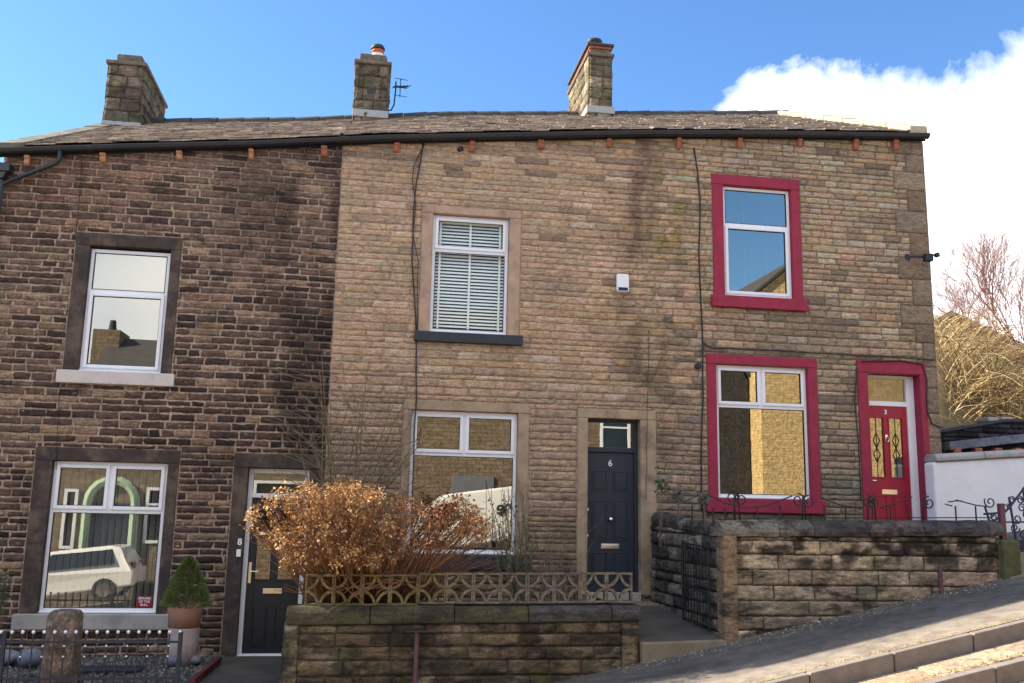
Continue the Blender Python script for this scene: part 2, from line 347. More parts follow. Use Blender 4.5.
    def mesh(s,name):
        V=np.concatenate(s.V); F=np.concatenate(s.F).astype('i'); C=np.concatenate(s.C)
        me=bpy.data.meshes.new(name); me.vertices.add(len(V)); me.vertices.foreach_set('co',V.astype('f').ravel())
        me.loops.add(len(F)*4); me.loops.foreach_set('vertex_index',F.ravel()); me.polygons.add(len(F))
        me.polygons.foreach_set('loop_start',np.arange(0,len(F)*4,4,dtype='i')); me.polygons.foreach_set('loop_total',np.full(len(F),4,'i'))
        me.update(calc_edges=True)
        ca=me.attributes.new('Col','FLOAT_COLOR','POINT'); arr=np.ones((len(V),4),'f'); arr[:,:3]=np.clip(C,0,1); ca.data.foreach_set('color',arr.ravel())
        me.validate(); return me
def addmesh(me,mb):
    "append an MB to an existing mesh"
    pass

# ------------------------------------------------------------------ camera, light, sky
YAW,PIT,ROL,F=.155513,.177790,.020641,925.85
cy,sy,cp,sp,cr,sr=math.cos(YAW),math.sin(YAW),math.cos(PIT),math.sin(PIT),math.cos(ROL),math.sin(ROL)
fw=Vector((sy*cp,cy*cp,sp)); r0=Vector((cy,-sy,0)); u0_=r0.cross(fw)
rt=r0*cr+u0_*sr; upv=-r0*sr+u0_*cr
CP=Vector((0,-13.5,1.6))
cd=bpy.data.cameras.new('camera'); cam=bpy.data.objects.new('camera',cd); COL.objects.link(cam)
cam.matrix_world=Matrix(((rt.x,upv.x,-fw.x,CP.x),(rt.y,upv.y,-fw.y,CP.y),(rt.z,upv.z,-fw.z,CP.z),(0,0,0,1)))
cd.sensor_width=36; cd.lens=F*36/1024; cd.clip_end=2000; cd.clip_start=.05; sc.camera=cam
def at(x,y,Y):
    d=fw*F+rt*(x-512)-upv*(y-341.5); return CP+d*((Y-CP.y)/d.y)
SA,SE=R(22.6),R(32)
sund=Vector((-math.cos(SA)*math.cos(SE),math.sin(SA)*math.cos(SE),math.sin(SE)))
ld=bpy.data.lights.new('sun','SUN'); ld.energy=4.6; ld.angle=R(.53); ld.color=(1,.9,.76)
lo=bpy.data.objects.new('sun',ld); COL.objects.link(lo); lo.rotation_euler=sund.to_track_quat('Z','Y').to_euler(); lo.location=(-30,20,30)
w=bpy.data.worlds.new('World'); sc.world=w; w.use_nodes=True; nt=w.node_tree; bg=nt.nodes['Background']
sky=N(nt,'ShaderNodeTexSky',sky_type='NISHITA'); sky.sun_disc=False; sky.sun_elevation=SE; sky.sun_rotation=math.atan2(sund.x,sund.y)
sky.altitude=200; sky.air_density=1.0; sky.dust_density=.2; sky.ozone_density=2.5
tc=N(nt,'ShaderNodeTexCoord'); sep=N(nt,'ShaderNodeSeparateXYZ'); nt.links.new(tc.outputs['Generated'],sep.inputs[0])
def mth(op,a,b=None,c=None,clamp=False):
    n=N(nt,'ShaderNodeMath',operation=op); n.use_clamp=clamp
    for i,v in enumerate((a,b,c)):
        if v is None: continue
        if isinstance(v,bpy.types.NodeSocket): nt.links.new(v,n.inputs[i])
        else: n.inputs[i].default_value=v
    return n.outputs[0]
az=mth('ARCTAN2',sep.outputs[0],sep.outputs[1]); el=mth('ARCSINE',sep.outputs[2])
def azel(x,y):
    d=(fw*F+rt*(x-512)-upv*(y-341.5)).normalized(); return math.atan2(d.x,d.y),math.asin(d.z)
# cloud top line: piecewise function of azimuth (a bank rising in the right part, lower in front, another behind the viewer)
pts=[azel(*p) for p in ((700,150),(722,106),(733,92),(750,82),(790,60),(830,56),(865,66),(905,58),(950,50),(985,38),(1024,22))]
cv=N(nt,'ShaderNodeFloatCurve'); cm=cv.mapping.curves[0]
P=[(-math.pi,.2),(-2.98,.5),(-2.6,.60),(-2.2,.2),(-1.4,.02),(-.6,-.15),(pts[0][0]-.02,-.2)]+pts+[(1.0,.62),(1.6,.5),(2.1,.02),(2.55,.05),(2.95,.05),(math.pi,.2)]
P=[((a+math.pi)/(2*math.pi),(e+.5)/1.5) for a,e in P]
while len(cm.points)<len(P): cm.points.new(.5,.5)
for q,(a,b) in zip(cm.points,P): q.location=(a,b); q.handle_type='VECTOR'
cv.mapping.update()
nt.links.new(mth('MULTIPLY_ADD',az,1/(2*math.pi),.5),cv.inputs['Value'])
top=mth('MULTIPLY_ADD',cv.outputs[0],1.5,-.5)
cn=N(nt,'ShaderNodeTexNoise'); cn.inputs['Scale'].default_value=9; cn.inputs['Detail'].default_value=9; cn.inputs['Roughness'].default_value=.62; cn.inputs['Distortion'].default_value=.3
nt.links.new(tc.outputs['Generated'],cn.inputs['Vector'])
dlt=mth('SUBTRACT',top,el); dlt=mth('ADD',dlt,mth('MULTIPLY_ADD',cn.outputs['Fac'],.16,-.08))
mask=mth('MULTIPLY',dlt,28,clamp=True)
cn2=N(nt,'ShaderNodeTexNoise'); cn2.inputs['Scale'].default_value=4; cn2.inputs['Detail'].default_value=6; nt.links.new(tc.outputs['Generated'],cn2.inputs['Vector'])
mask=mth('MULTIPLY',mask,mth('MULTIPLY_ADD',cn2.outputs['Fac'],.35,.80,clamp=True))
# added unseen cloud high up behind the viewer: neutral fill for the shaded fronts
fill_deck=mth('MULTIPLY',mth('MULTIPLY',mth('SUBTRACT',el,.50),5,clamp=True),mth('MULTIPLY',mth('SUBTRACT',-.05,sep.outputs[1]),4,clamp=True))
fill_deck=mth('MULTIPLY',fill_deck,mth('MULTIPLY',mth('SUBTRACT',cn2.outputs['Fac'],.30),9,clamp=True))
mask=mth('MAXIMUM',mask,fill_deck)
rc=N(nt,'ShaderNodeValToRGB'); nt.links.new(cn2.outputs['Fac'],rc.inputs['Fac'])
rc.color_ramp.elements[0].position=.3; rc.color_ramp.elements[0].color=(.66,.72,.82,1); rc.color_ramp.elements[1].position=.6; rc.color_ramp.elements[1].color=(1,1,1,1)
CL=N(nt,'ShaderNodeMix',data_type='RGBA',blend_type='MULTIPLY'); CL.inputs[0].default_value=1; nt.links.new(rc.outputs[0],CL.inputs[6]); CL.inputs[7].default_value=(6.0,6.0,6.1,1)
# deepen the blue of the clear part
SK=N(nt,'ShaderNodeMix',data_type='RGBA',blend_type='MULTIPLY'); SK.inputs[0].default_value=1; nt.links.new(sky.outputs[0],SK.inputs[6]); SK.inputs[7].default_value=(.45,.61,.76,1)
mx=N(nt,'ShaderNodeMix',data_type='RGBA'); nt.links.new(mask,mx.inputs[0]); nt.links.new(SK.outputs[2],mx.inputs[6]); nt.links.new(CL.outputs[2],mx.inputs[7])
nt.links.new(mx.outputs[2],bg.inputs['Color']); bg.inputs['Strength'].default_value=.12
sc.view_settings.view_transform='Standard'; sc.view_settings.look='None'; sc.view_settings.gamma=1; sc.view_settings.exposure=1.62

# ------------------------------------------------------------------ the terrace: levels
EX=[-5.35,-3.6,-1.8,.07,2.05,4.12,6.29,9.06]; EZ=[6.36,6.57,6.77,7.02,7.23,7.45,7.63,7.83]
RX=[-5.35,-1.62,1.46,4.72,9.11]; RZ=[8.92,9.29,9.70,10.00,10.42]
eave=lambda x: float(np.interp(x,EX,EZ))
ridge=lambda x: float(np.interp(x,RX,RZ))
X0,XA,XB,X1=-5.24,-.53,4.30,9.035
BACK=9.8; RY=4.9
def roofz(x,y):
    t=(y+.12)/(RY+.12) if y<=RY else (BACK+.12-y)/(BACK+.12-RY)
    return eave(x)+.10+(ridge(x)-eave(x)-.10)*t
# palettes -----------------------------------------------------------
def jit(c,rg,a=.12,h=.04):
    c=(c[0]*1.03,c[1],c[2]*.935)
    k=1+rg.uniform(-a,a); return tuple(max(0.004,v*k*(1+rg.uniform(-h,h))) for v in c)
def mixt(a,b,t): t=max(0,min(1,t)); return tuple(p+(q-p)*t for p,q in zip(a,b))
def n2(x,z,s,o=0): return float(fbm(np.array([x*s+31,z*s+17,o+.5])))
def col_left(x,z,rg):
    dark=n2(x,z,.55,1)+.28*(x+5)/4.5-.06*(z-3)  # blackest to the right, browner upper left
    c=mixt((.25,.175,.13),(.075,.052,.045),(dark-.35)*2.4)
    r=rg.random()
    if r<.10: c=mixt(c,(.34,.235,.165),.75)
    elif r<.25: c=mixt(c,(.15,.10,.08),.6)
    elif r<.45: c=mixt(c,(.035,.028,.028),.7)
    return jit(c,rg,.2,.06)
def mort_left(x,z): 
    return mixt((.50,.37,.28),(.38,.27,.205),n2(x,z,.7,9)*1.4-.2)
def col_mid(x,z,rg):
    c=(.50,.355,.245)
    r=rg.random()
    if r<.12: c=(.50,.34,.21)
    elif r<.30: c=(.43,.32,.225)
    elif r<.40: c=(.38,.285,.205)
    elif r<.47: c=(.56,.43,.32)
    elif r<.50: c=(.29,.21,.155)
    # rain-streaked darker patch below the gutter and near the party line, greyer low down
    s=max(0,1-abs(x-3.75-.1*math.sin(z*2))/.5)*min(1,max(0,(z-4.0)/2)); pass
    s=max(0,1-abs(x-4.25)/.4); c=mixt(c,(.24,.21,.12),s*.4)
    lo=max(0,min(1,(4.2-z)/1.6)); c=mixt(c,(.31,.235,.185),lo*(.25+.5*rg.random())*(1 if x<.5 or x>2.4 else .6))
    if z<1.6: c=mixt(c,(.13,.10,.08),.45*rg.random()+.15)
    return jit(c,rg,.08,.03)
def mort_mid(x,z): return mixt((.52,.40,.30),(.38,.29,.22),n2(x,z,.8,4)*1.5-.3)
def col_right(x,z,rg):
    if x<4.35+1.6*rg.random(): return col_mid(x,z,rg)
    c=(.44,.33,.225)
    r=rg.random()
    if r<.2: c=(.43,.335,.25)
    elif r<.4: c=(.33,.25,.18)
    elif r<.5: c=(.48,.40,.31)
    elif r<.57: c=(.25,.195,.15)
    elif r<.66: c=(.42,.29,.185)
    if z<5 and x<7.6: c=mixt(c,(.16,.14,.115),.35*n2(x,z,1.2,3)+.3*rg.random())
    if z<2.2: c=mixt(c,(.18,.17,.15),.4)
    s=max(0,1-abs(x-4.65)/.5)*max(0,1-abs(z-6.2)/1.5); c=mixt(c,(.25,.23,.10),s*.8*rg.random())
    return jit(c,rg,.12,.05)
def mort_right(x,z): return mixt(mort_mid(x,z),mixt((.27,.215,.155),(.20,.16,.115),n2(x,z,.8,6)*1.5-.3),(x-4.3)/1.5)

FY=.09  # window frames sit back by this much
k_=(13.5+FY)/13.5
def rec(x0,x1,z0,z1): return (x0*k_,x1*k_,1.6+(z0-1.6)*k_,1.6+(z1-1.6)*k_)
# full stone-surround rectangles (holes in the coursing)
SUR={'w1':(-4.17,-2.72,3.17,5.33),'w2':(-4.39,-2.51,-.10,2.29),'d7':(-1.78,-.54,-1.2,2.28),
     'w3':(.70,2.22,3.99,6.09),'w4':(.54,2.40,.72,3.12),'d5':(3.13,4.35,-.6,3.09),
     'w5':(5.30,6.80,4.76,6.95),'w6':(5.16,6.98,1.60,4.01),'d3':(7.66,8.83,.6,4.03)}
# clear openings (inside the surround)
OPN={'w1':(-3.95,-2.87,3.35,5.13),'w2':(-4.14,-2.66,.10,2.11),'d7':(-1.58,-.74,-.5,2.08),
     'w3':(.87,2.03,4.14,5.95),'w4':(.66,2.22,.93,2.97),'d5':(3.29,4.10,.38,2.95),
     'w5':(5.49,6.61,4.95,6.75),'w6':(5.32,6.79,1.81,3.85),'d3':(7.84,8.62,1.25,3.83)}
for k_o,(da,db,dt) in {'w1':(-.02,0,.02),'w2':(-.02,0,0),'w3':(0,.01,.02),'w4':(0,.012,.01),'w5':(0,.035,.03),'w6':(0,.035,.012)}.items():
    o_=OPN[k_o]; OPN[k_o]=(o_[0]+da,o_[1]+db,o_[2],o_[3]+dt)
OPN['d3']=(7.84,8.735,1.25,3.83); SUR['d3']=(7.66,8.85,.6,4.03)
def house(name,label,x0,x1,keys,colf,mortf,mat,hr,lr,kw,zb,quoins=False):
    h=root(name,label,'house',((x0+x1)/2,4.9,zb),'terraced houses of the stone row'); 
    rg=random.Random(name+label)
    holes=[SUR[k] for k in keys]; s=Stones((0,0,0),(1,0,0),(0,-1,0))
    top=lambda x: eave(x)+.05
    s.flat(x0,x1,lambda x:zb,top,mortf,[OPN[k] for k in keys],.16)
    s.flat(x0,x1,lambda x:zb,top,lambda x,z:(.2,.2,.2),[OPN[k] for k in keys],.8,w=-.35)
    qh=[]
    if quoins:
        z=zb;i=0
        while z<eave(9)-.05:
            hh=rg.uniform(.30,.44); wq=(.56 if i%2 else .33) if z>4.05 else .215; zt_=min(z+hh,eave(9)-.02)
            c=jit((.27,.21,.155),rg,.15); 
            if rg.random()<.5: c=jit((.24,.175,.13),rg,.1)
            s.stone(x1-wq,x1+.012,z,zt_,c,joint=.008,proud=.016,bulge=.003,rough=.003,wob=.001,seed=i+900); qh.append((x1-wq,x1+.02,z,zt_)); z+=hh;i+=1
    s.courses(x0,x1,zb,lambda x:eave(x)+.02,hr,lr,colf,holes+qh,rg,**kw)
    me=s.mesh('wall')
    a_=np.empty(len(me.vertices)*3,'f'); me.vertices.foreach_get('co',a_); a_=a_.reshape(-1,3); q_=np.stack([a_[:,0]*.55+9,a_[:,2]*.35+5,np.full(len(a_),2.2)],-1)
    a_[:,2]+=(fbm(q_,2)-.5)*.05; q_[:,2]=7.7; a_[:,1]+=(fbm(q_,2)-.5)*.02; me.vertices.foreach_set('co',a_.ravel())
    wl=link('wall',me,mat,h)
    return h,rg
def gable(parent,x,side,colf,mortf,mat,zb,rg,kw):
    s=Stones((x,0,0),(0,1,0) ,(side,0,0))
    g=lambda y: roofz(x,y)-.06
    s.flat(0,BACK,lambda y:zb,g,mortf,[],.4); 
    s.courses(0,BACK,zb,g,(.13,.19),(.3,.6),colf,[],rg,cell=.12,**kw)
    me=s.mesh('gable_wall')
    if side>0: pass
    else: me.flip_normals()
    link('gable_wall',me,mat,parent)
def backwall(parent,x0,x1,zb,mat):
    MB().add([(x0,BACK,zb),(x1,BACK,zb),(x1,BACK,eave(x1)+.08),(x0,BACK,eave(x0)+.08)],[(0,1,2,3)],(.2,.16,.12)).obj('rear_wall',mat,parent)
KL=dict(joint=.026,proud=.006,bulge=.018,rough=.022,wob=.014,cell=.036,fine=13)
KM=dict(joint=.010,proud=.003,bulge=.011,rough=.016,wob=.010,cell=.036,fine=13,kf=lambda x,z: dict(joint=.015,bulge=.016,proud=.008,rough=.020,wob=.011) if x>3.3+.3*math.sin(z*3) or z<3.6 else {})
KR=dict(joint=.015,proud=.008,bulge=.013,rough=.019,wob=.010,cell=.036,fine=13)
rj=random.Random(77); HS=[rj.choice([rj.uniform(.068,.095),rj.uniform(.09,.118),rj.uniform(.10,.132)]) for _ in range(150)]; JG=[rj.uniform(-.22,.22) for _ in range(150)]
KM['hs']=HS; KR['hs']=HS; KM['j1']=JG; KR['j0']=JG
H7,rg7=house('terraced_house','blackened dark stone terraced house with black glazed door, left end of the row',X0,XA,['w1','w2','d7'],col_left,mort_left,M['stone_dark'],(.082,.118),(.15,.44),KL,-1.4)
H5,rg5=house('terraced_house','middle terraced house of cleaned tan stone with navy six-panel door',XA,XB,['w3','w4','d5'],col_mid,mort_mid,M['stone_tan'],(.092,.135),(.24,.58),KM,-1.0)
H3,rg3=house('terraced_house','right end terraced house with maroon painted window and door surrounds',XB,X1,['w5','w6','d3'],col_right,mort_right,M['stone_tan'],(.098,.135),(.2,.46),KR,-1.0,True)
gable(H3,X1,1,col_right,mort_right,M['stone_grey'],-.3,rg3,dict(joint=.014,proud=.01,bulge=.012,rough=.006,wob=.004))
gable(H7,X0,-1,col_left,mort_left,M['stone_dark'],-1.6,rg7,dict(joint=.02,proud=.01,bulge=.012,rough=.006,wob=.004))
for h,a,b in ((H7,X0,XA),(H5,XA,XB),(H3,XB,X1)): backwall(h,a,b,-1.4,M['stone_grey'])

def stain(o,fn):
    me=o.data; n=len(me.vertices); a=np.empty(n*3,'f'); me.vertices.foreach_get('co',a); a=a.reshape(-1,3)+np.array(worldloc(o)); ca=me.attributes['Col']; c=np.empty(n*4,'f'); ca.data.foreach_get('color',c); c=c.reshape(-1,4)
    t,col=fn(a); t=np.clip(t,0,1)[:,None]; c[:,:3]=c[:,:3]*(1-t)+np.array(col)*t*(.5+c[:,:3]*2.2); ca.data.foreach_set('color',c.ravel())
def F3(a,sx,sz,o=0): return fbm(np.stack([a[:,0]*sx+20,a[:,2]*sz+20,np.full(len(a),o+.3)],-1),4)
def ss(x,a,b): t=np.clip((x-a)/(b-a),0,1); return t*t*(3-2*t)
for h_ in (H5,H3):
    wl_=[c for c in h_.children if c.name.startswith('wall')][0]
    stain(wl_,lambda a: ((1-ss(abs(a[:,0]-4.05-.10*np.sin(a[:,2]*2.1)),.05,.36))*ss(a[:,2],4.2,6.2)*ss(F3(a,5,1.6,2),.30,.62)*.95,(.13,.105,.095)))
    stain(wl_,lambda a: ((1-ss(abs(a[:,0]-4.62),.05,.45))*(1-ss(abs(a[:,2]-6.3),.3,1.3))*ss(F3(a,5,3,5),.45,.62)*.75,(.16,.16,.05)))
    stain(wl_,lambda a: ((1-ss(abs(a[:,0]-4.3),.1,1.0))*(1-ss(a[:,2],4.8,6.4))*ss(F3(a,4,3,8),.45,.7)*.7,(.12,.105,.085)))
    stain(wl_,lambda a: (ss(-a[:,2],-2.2,-.8)*ss(F3(a,3,4,9),.35,.6)*.75,(.11,.09,.07)))
wl_=[c for c in H7.children if c.name.startswith('wall')][0]
stain(wl_,lambda a: (ss(a[:,0],-2.9,-1.2)*ss(F3(a,2.2,1.2,3),.38,.6)*.65*(a[:,0]<-.5),(.035,.028,.028)))
stain(wl_,lambda a: ((1-ss(a[:,0],-5.2,-1.8))*ss(a[:,2],4.6,6.2)*ss(F3(a,1.2,1.2,6),.4,.6)*.5,(.19,.125,.09)))

# ---- roofs
def roof(parent,x0,x1,rg,lverge,rverge):
    mb=MB(); T=.022
    def slope(front):
        rows=24; L=RY+.12
        for r in range(rows):
            ya=-.14+L*r/rows; yb=ya+L/rows*1.28
            if not front: ya,yb=BACK-ya,BACK-yb
            x=x0-(.0 if not r%2 else .17)
            while x<x1:
                wd=rg.uniform(.15,.32); a,b=max(x,x0),min(x+wd,x1)-.008; x+=wd
                if b-a<.05: continue
                lift=.034+rg.uniform(0,.022); c=jit(rg.choice([(.34,.255,.20),(.38,.285,.22),(.29,.22,.175),(.47,.37,.28),(.33,.265,.205),(.24,.185,.15)]),rg,.15)
                yc=min(yb,RY) if front else max(yb,RY); j=rg.uniform(-.02,.02); ya2=ya+j
                zs=[roofz(a,ya2)+lift,roofz(b,ya2)+lift,roofz(b,yc)+.004,roofz(a,yc)+.004]
                vs=[(a,ya2,zs[0]),(b,ya2,zs[1]),(b,yc,zs[2]),(a,yc,zs[3])]+[(a,ya2,zs[0]-T),(b,ya2,zs[1]-T),(b,yc,zs[2]-T),(a,yc,zs[3]-T)]
                mb.add(vs,[(0,1,2,3),(7,6,5,4),(4,5,1,0),(5,6,2,1),(7,4,0,3)],c)
        # underlay
        yy=(-.10,RY) if front else (BACK+.1,RY)
        mb.add([(x0,yy[0],roofz(x0,yy[0])-.02),(x1,yy[0],roofz(x1,yy[0])-.02),(x1,RY,ridge(x1)-.03),(x0,RY,ridge(x0)-.03)],[(0,1,2,3)],(.08,.07,.06))
    slope(True); slope(False)
    rf=mb.obj('roof',M['slate'],parent)
    # ridge tiles: half-round capping stones
    rb=MB(); x=x0+.02
    while x<x1-.05:
        L=min(.5,x1-x); a,b=x,x+L-.012; up=.006*(rg.random())
        prof=[(-.17,-.07),(-.15,.005),(-.08,.062),(0,.085),(.08,.062),(.15,.005),(.17,-.07)]
        vs=[(a,RY+p,ridge(a)+q+up+.02) for p,q in prof]+[(b,RY+p,ridge(b)+q+up+.035) for p,q in prof]; n=7
        rb.add(vs,[(i,i+1,i+1+n,i+n) for i in range(n-1)]+[tuple(range(n-1,-1,-1)),tuple(range(n,2*n))]); x+=L
    rb.obj('ridge_tiles',M['ridge'],rf)
    for sgn,xx in (([(-1,x0)] if lverge else [])+([(1,x1)] if rverge else [])):
        cb=MB(); n=7
        for fr in (1,0):
            for i in range(n):
                t0,t1=i/n,(i+1)/n-.004; ya=-.16+t0*(RY+.16); yb=-.16+t1*(RY+.16)
                if not fr: ya,yb=BACK-ya,BACK-yb
                xa,xb=(xx-.07,xx+.30) if sgn<0 else (xx-.30,xx+.01)
                h=(.12 if sgn>0 else .06)+rg.uniform(-.01,.012)
                vs=[]
                for X in (xa,xb):
                    for Y in (ya,yb):
                        z=roofz(min(max(X,X0),X1),Y); vs+=[(X,Y,z-.03),(X,Y,z+h)]
                cb.add(vs,[(0,2,3,1),(4,5,7,6),(0,1,5,4),(2,6,7,3),(1,3,7,5),(0,4,6,2)])
        cb.obj('verge_coping',M['coping'] if sgn>0 else M['verge_dark'],rf,bevel=.012)
    return rf
R7=roof(H7,X0,XA,rg7,True,False); R5=roof(H5,XA,XB,rg5,False,False); R3=roof(H3,XB,X1,rg3,False,True)
# ---- gutters: half-round trough on a fascia, raking with the hill
def gutter(parent,x0,x1,rg,rad=.062,endcap=False):
    xs=[x0]+[x for x in EX if x0<x<x1]+[x1]; mb=MB(); n=8; yc=-.12
    prof=[(yc-rad*math.cos(math.pi*k/n),-rad*math.sin(math.pi*k/n)) for k in range(n+1)]
    prof=[(yc-rad-.006,.008),(yc-rad-.006,-.004)]+prof[1:-1]+[(yc+rad,.008)]+[(yc+rad-.01,.008)]+[(yc-(rad-.008)*math.cos(math.pi*k/n)*-1,-(rad-.008)*math.sin(math.pi*k/n)) for k in range(1,n)][::1]+[(yc-rad+.008,.008)]
    m=len(prof)
    vs=[];fs=[]
    for x in xs: vs+=[(x,p,eave(x)+.055+q) for p,q in prof]
    for i in range(len(xs)-1): fs+=[(i*m+k,i*m+(k+1)%m,(i+1)*m+(k+1)%m,(i+1)*m+k) for k in range(m)]
    fs+=[tuple(range(m)),tuple(range(len(vs)-1,len(vs)-m-1,-1))]
    mb.add(vs,fs)
    # union collars
    for x in np.arange(x0+1.2,x1-.3,2.1):
        c=[(x,yc-(rad+.010)*math.cos(math.pi*k/10),eave(x)+.055+(rad+.01)*-math.sin(math.pi*k/10)) for k in range(11)]
        d=[(x+.09,p[1],p[2]+.009) for p in c]; mb.add(c+d,[(i,i+1,i+12,i+11) for i in range(10)])
    g=mb.obj('gutter',M['gutter'],parent)
    f=MB(); 
    for a,b in zip(xs[:-1],xs[1:]): f.box(a,b,-.048,-.022,eave(a)-.02,eave(a)+.10,dz=eave(b)-eave(a))
    f.obj('fascia',M['gutter'],parent)
    return g
gutter(H7,X0-.08,XA+.12,rg7); gutter(H5,XA+.125,XB,rg5,.068); gutter(H3,XB+.003,X1+.04,rg3,.068)
# small rafter-foot brackets
for px_,py_ in ((27,160),(103,153),(179,154),(251,152),(324,149),(397,147),(472,145),(541,144),(609,144),(679,143),(740,143),(800,142),(856,142),(896,143)):
    p=at(px_,py_,-.06); h=H7 if p.x<XA else H5 if p.x<XB else H3
    z=eave(p.x)-.035; mb=MB(); mb.prism([(-.0,z-.155),(-.05,z-.15),(-.075,z-.11),(-.07,z-.05),(-.095,z-.03),(-.095,z+.02),(0,z+.02)],p.x-.043,p.x+.043,'x'); zs_=rnd.uniform(.72,1.12); xs_=rnd.uniform(.8,1.15); mb.v=[(p.x+(q[0]-p.x)*xs_+(q[2]-z)*rnd_t,q[1],z+(q[2]-z)*zs_) for rnd_t in (rnd.uniform(-.08,.08),) for q in mb.v]; mb.obj('bracket',M['bracket'] if px_>300 else M['bracket_pale'],h,bevel=.01)
# ---- downpipe at the far left corner
dp=MB(); a=at(60,152,-.12); dp.tube([(a.x,-.12,eave(a.x)+.02),(a.x,-.12,eave(a.x)-.13),(a.x-.05,-.11,eave(a.x)-.18),(X0+.12,-.09,5.98),(X0+.045,-.09,5.93),(X0+.035,-.09,5.8),(X0+.035,-.09,-1.3)],.034,10)
dp.box(X0-.14,X0+.15,-.19,-.03,6.10,6.22)
dp.prism([(X0-.08,6.10),(X0,6.0),(X0+.07,6.0),(X0+.11,6.10)],-.17,-.05,'y'); dp.tube([(X0+.035,-.09,6.0),(X0+.035,-.09,5.8)],.034,10)
dp.obj('downpipe',M['gutter'],H7,bevel=.006)

# ---- windows
def bar(mb,x0,x1,z0,z1,y0,y1): mb.box(x0,x1,y0,y1,z0,z1)
def ring(mb,x0,x1,z0,z1,t,y0,y1,tb=None):
    tb=tb or t
    mb.box(x0,x0+t,y0,y1,z0,z1); mb.box(x1-t,x1,y0,y1,z0,z1); mb.box(x0+t,x1-t,y0+.002,y1,z0,z0+tb); mb.box(x0+t,x1-t,y0+.002,y1,z1-t,z1)
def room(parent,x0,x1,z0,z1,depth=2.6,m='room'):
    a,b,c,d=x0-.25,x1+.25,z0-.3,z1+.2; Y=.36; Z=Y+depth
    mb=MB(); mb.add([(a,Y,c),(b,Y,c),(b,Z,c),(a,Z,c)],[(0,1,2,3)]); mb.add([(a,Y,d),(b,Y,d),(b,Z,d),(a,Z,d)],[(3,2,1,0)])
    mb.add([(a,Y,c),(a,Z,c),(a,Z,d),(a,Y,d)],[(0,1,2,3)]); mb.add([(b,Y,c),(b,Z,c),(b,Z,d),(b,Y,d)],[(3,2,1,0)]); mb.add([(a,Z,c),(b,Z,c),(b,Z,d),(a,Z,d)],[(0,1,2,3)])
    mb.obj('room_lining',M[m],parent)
def reveal(parent,k,mat,yb=.36):
    x0,x1,z0,z1=OPN[k]; x0-=.003;x1+=.003;z0-=.003;z1+=.003; ya=.121; mb=MB()
    mb.add([(x0,ya,z0),(x0,yb,z0),(x0,yb,z1),(x0,ya,z1)],[(0,1,2,3)]); mb.add([(x1,ya,z0),(x1,yb,z0),(x1,yb,z1),(x1,ya,z1)],[(3,2,1,0)])
    mb.add([(x0,ya,z1),(x1,ya,z1),(x1,yb,z1),(x0,yb,z1)],[(0,1,2,3)]); mb.add([(x0,ya,z0),(x1,ya,z0),(x1,yb,z0),(x0,yb,z0)],[(3,2,1,0)])
    mb.obj('reveal',mat,parent)
def surround(parent,k,ml,mj,ms,sillproj=.07,sillz=None,proud=.018,label=None):
    S,O=SUR[k],OPN[k]; y=-proud; sx0,sx1=S[0],S[1]
    top=O[3]
    box_obj('lintel',(sx0,sx1,y-.004,.12,top+.001,S[3]),ml,parent,.01)
    sz=O[2]
    box_obj('jamb',(sx0+.005,O[0],y,.12,sz,top),mj,parent,.01); box_obj('jamb',(O[1],sx1-.005,y,.12,sz,top),mj,parent,.01)
    if ms: box_obj('sill',(sx0-.05,sx1+.05,y-sillproj,.11,S[2],sz),ms,parent,.012)
def window(k,parent,kind,split,ml,mj,ms,gl='glass',sash='top',sillproj=.06,uppergl=None):
    O=OPN[k]; x0,x1,z0,z1=O[0]+.004,O[1]-.004,O[2]+.004,O[3]-.004
    if k=='w1': z1-=.03
    y0,y1=FY-.03,FY+.04
    zt=z1-(z1-z0)*split
    mb=MB(); t=.052
    ring(mb,x0,x1,z0,z1,t,y0,y1,.065); mb.box(x0+t,x1-t,y0+.001,y1,zt-.03,zt+.03)
    mb.box(x0-.0,x1+.0,y0-.035,y0,z0,z0+.022)   # cill nosing
    panes=[]
    def sashr(a,b,c,d): ring(mb,a,b,c,d,.048,y0-.02,y1-.02); return (a+.044,b-.044,c+.044,d-.044)
    if kind=='B':
        xm=(x0+x1)/2; mb.box(xm-.028,xm+.028,y0+.001,y1,zt+.03,z1-t)
        panes.append(sashr(x0+t-.012,xm-.018,zt+.018,z1-t+.012)); panes.append(sashr(xm+.018,x1-t+.012,zt+.018,z1-t+.012))
        panes.append((x0+t-.004,x1-t+.004,z0+.061,zt-.026))
    else:
        up=(x0+t-.012,x1-t+.012,zt+.018,z1-t+.012); lw=(x0+t-.012,x1-t+.012,z0+.05,zt-.018)
        panes.append(sashr(*up) if sash=='top' else (up[0]+.008,up[1]-.008,up[2]+.008,up[3]-.008))
        panes.append(sashr(*lw) if sash=='low' else (lw[0]+.008,lw[1]-.008,lw[2]+.008,lw[3]-.008))
    # slim black gaskets
    wn=mb.obj('window',M['upvc'],parent,bevel=.006)
    gk=MB()
    for p in panes: ring(gk,p[0]+.004,p[1]-.004,p[2]+.004,p[3]-.004,.007,y0-.004,y0+.012)
    gk.obj('gasket',M['cable'],wn)
    for i,p in enumerate(panes):
        MB().box(p[0],p[1],y0+.016,y0+.022,p[2],p[3]).obj('pane',M[uppergl if (uppergl and i<len(panes)-1) else gl],wn)
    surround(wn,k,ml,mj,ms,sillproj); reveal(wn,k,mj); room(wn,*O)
    return wn,panes
W1,P1=window('w1',H7,'A',.35,M['lintel_dark'],M['lintel_dark'],M['sill_pale'],sash='low',gl='glass_mirror')
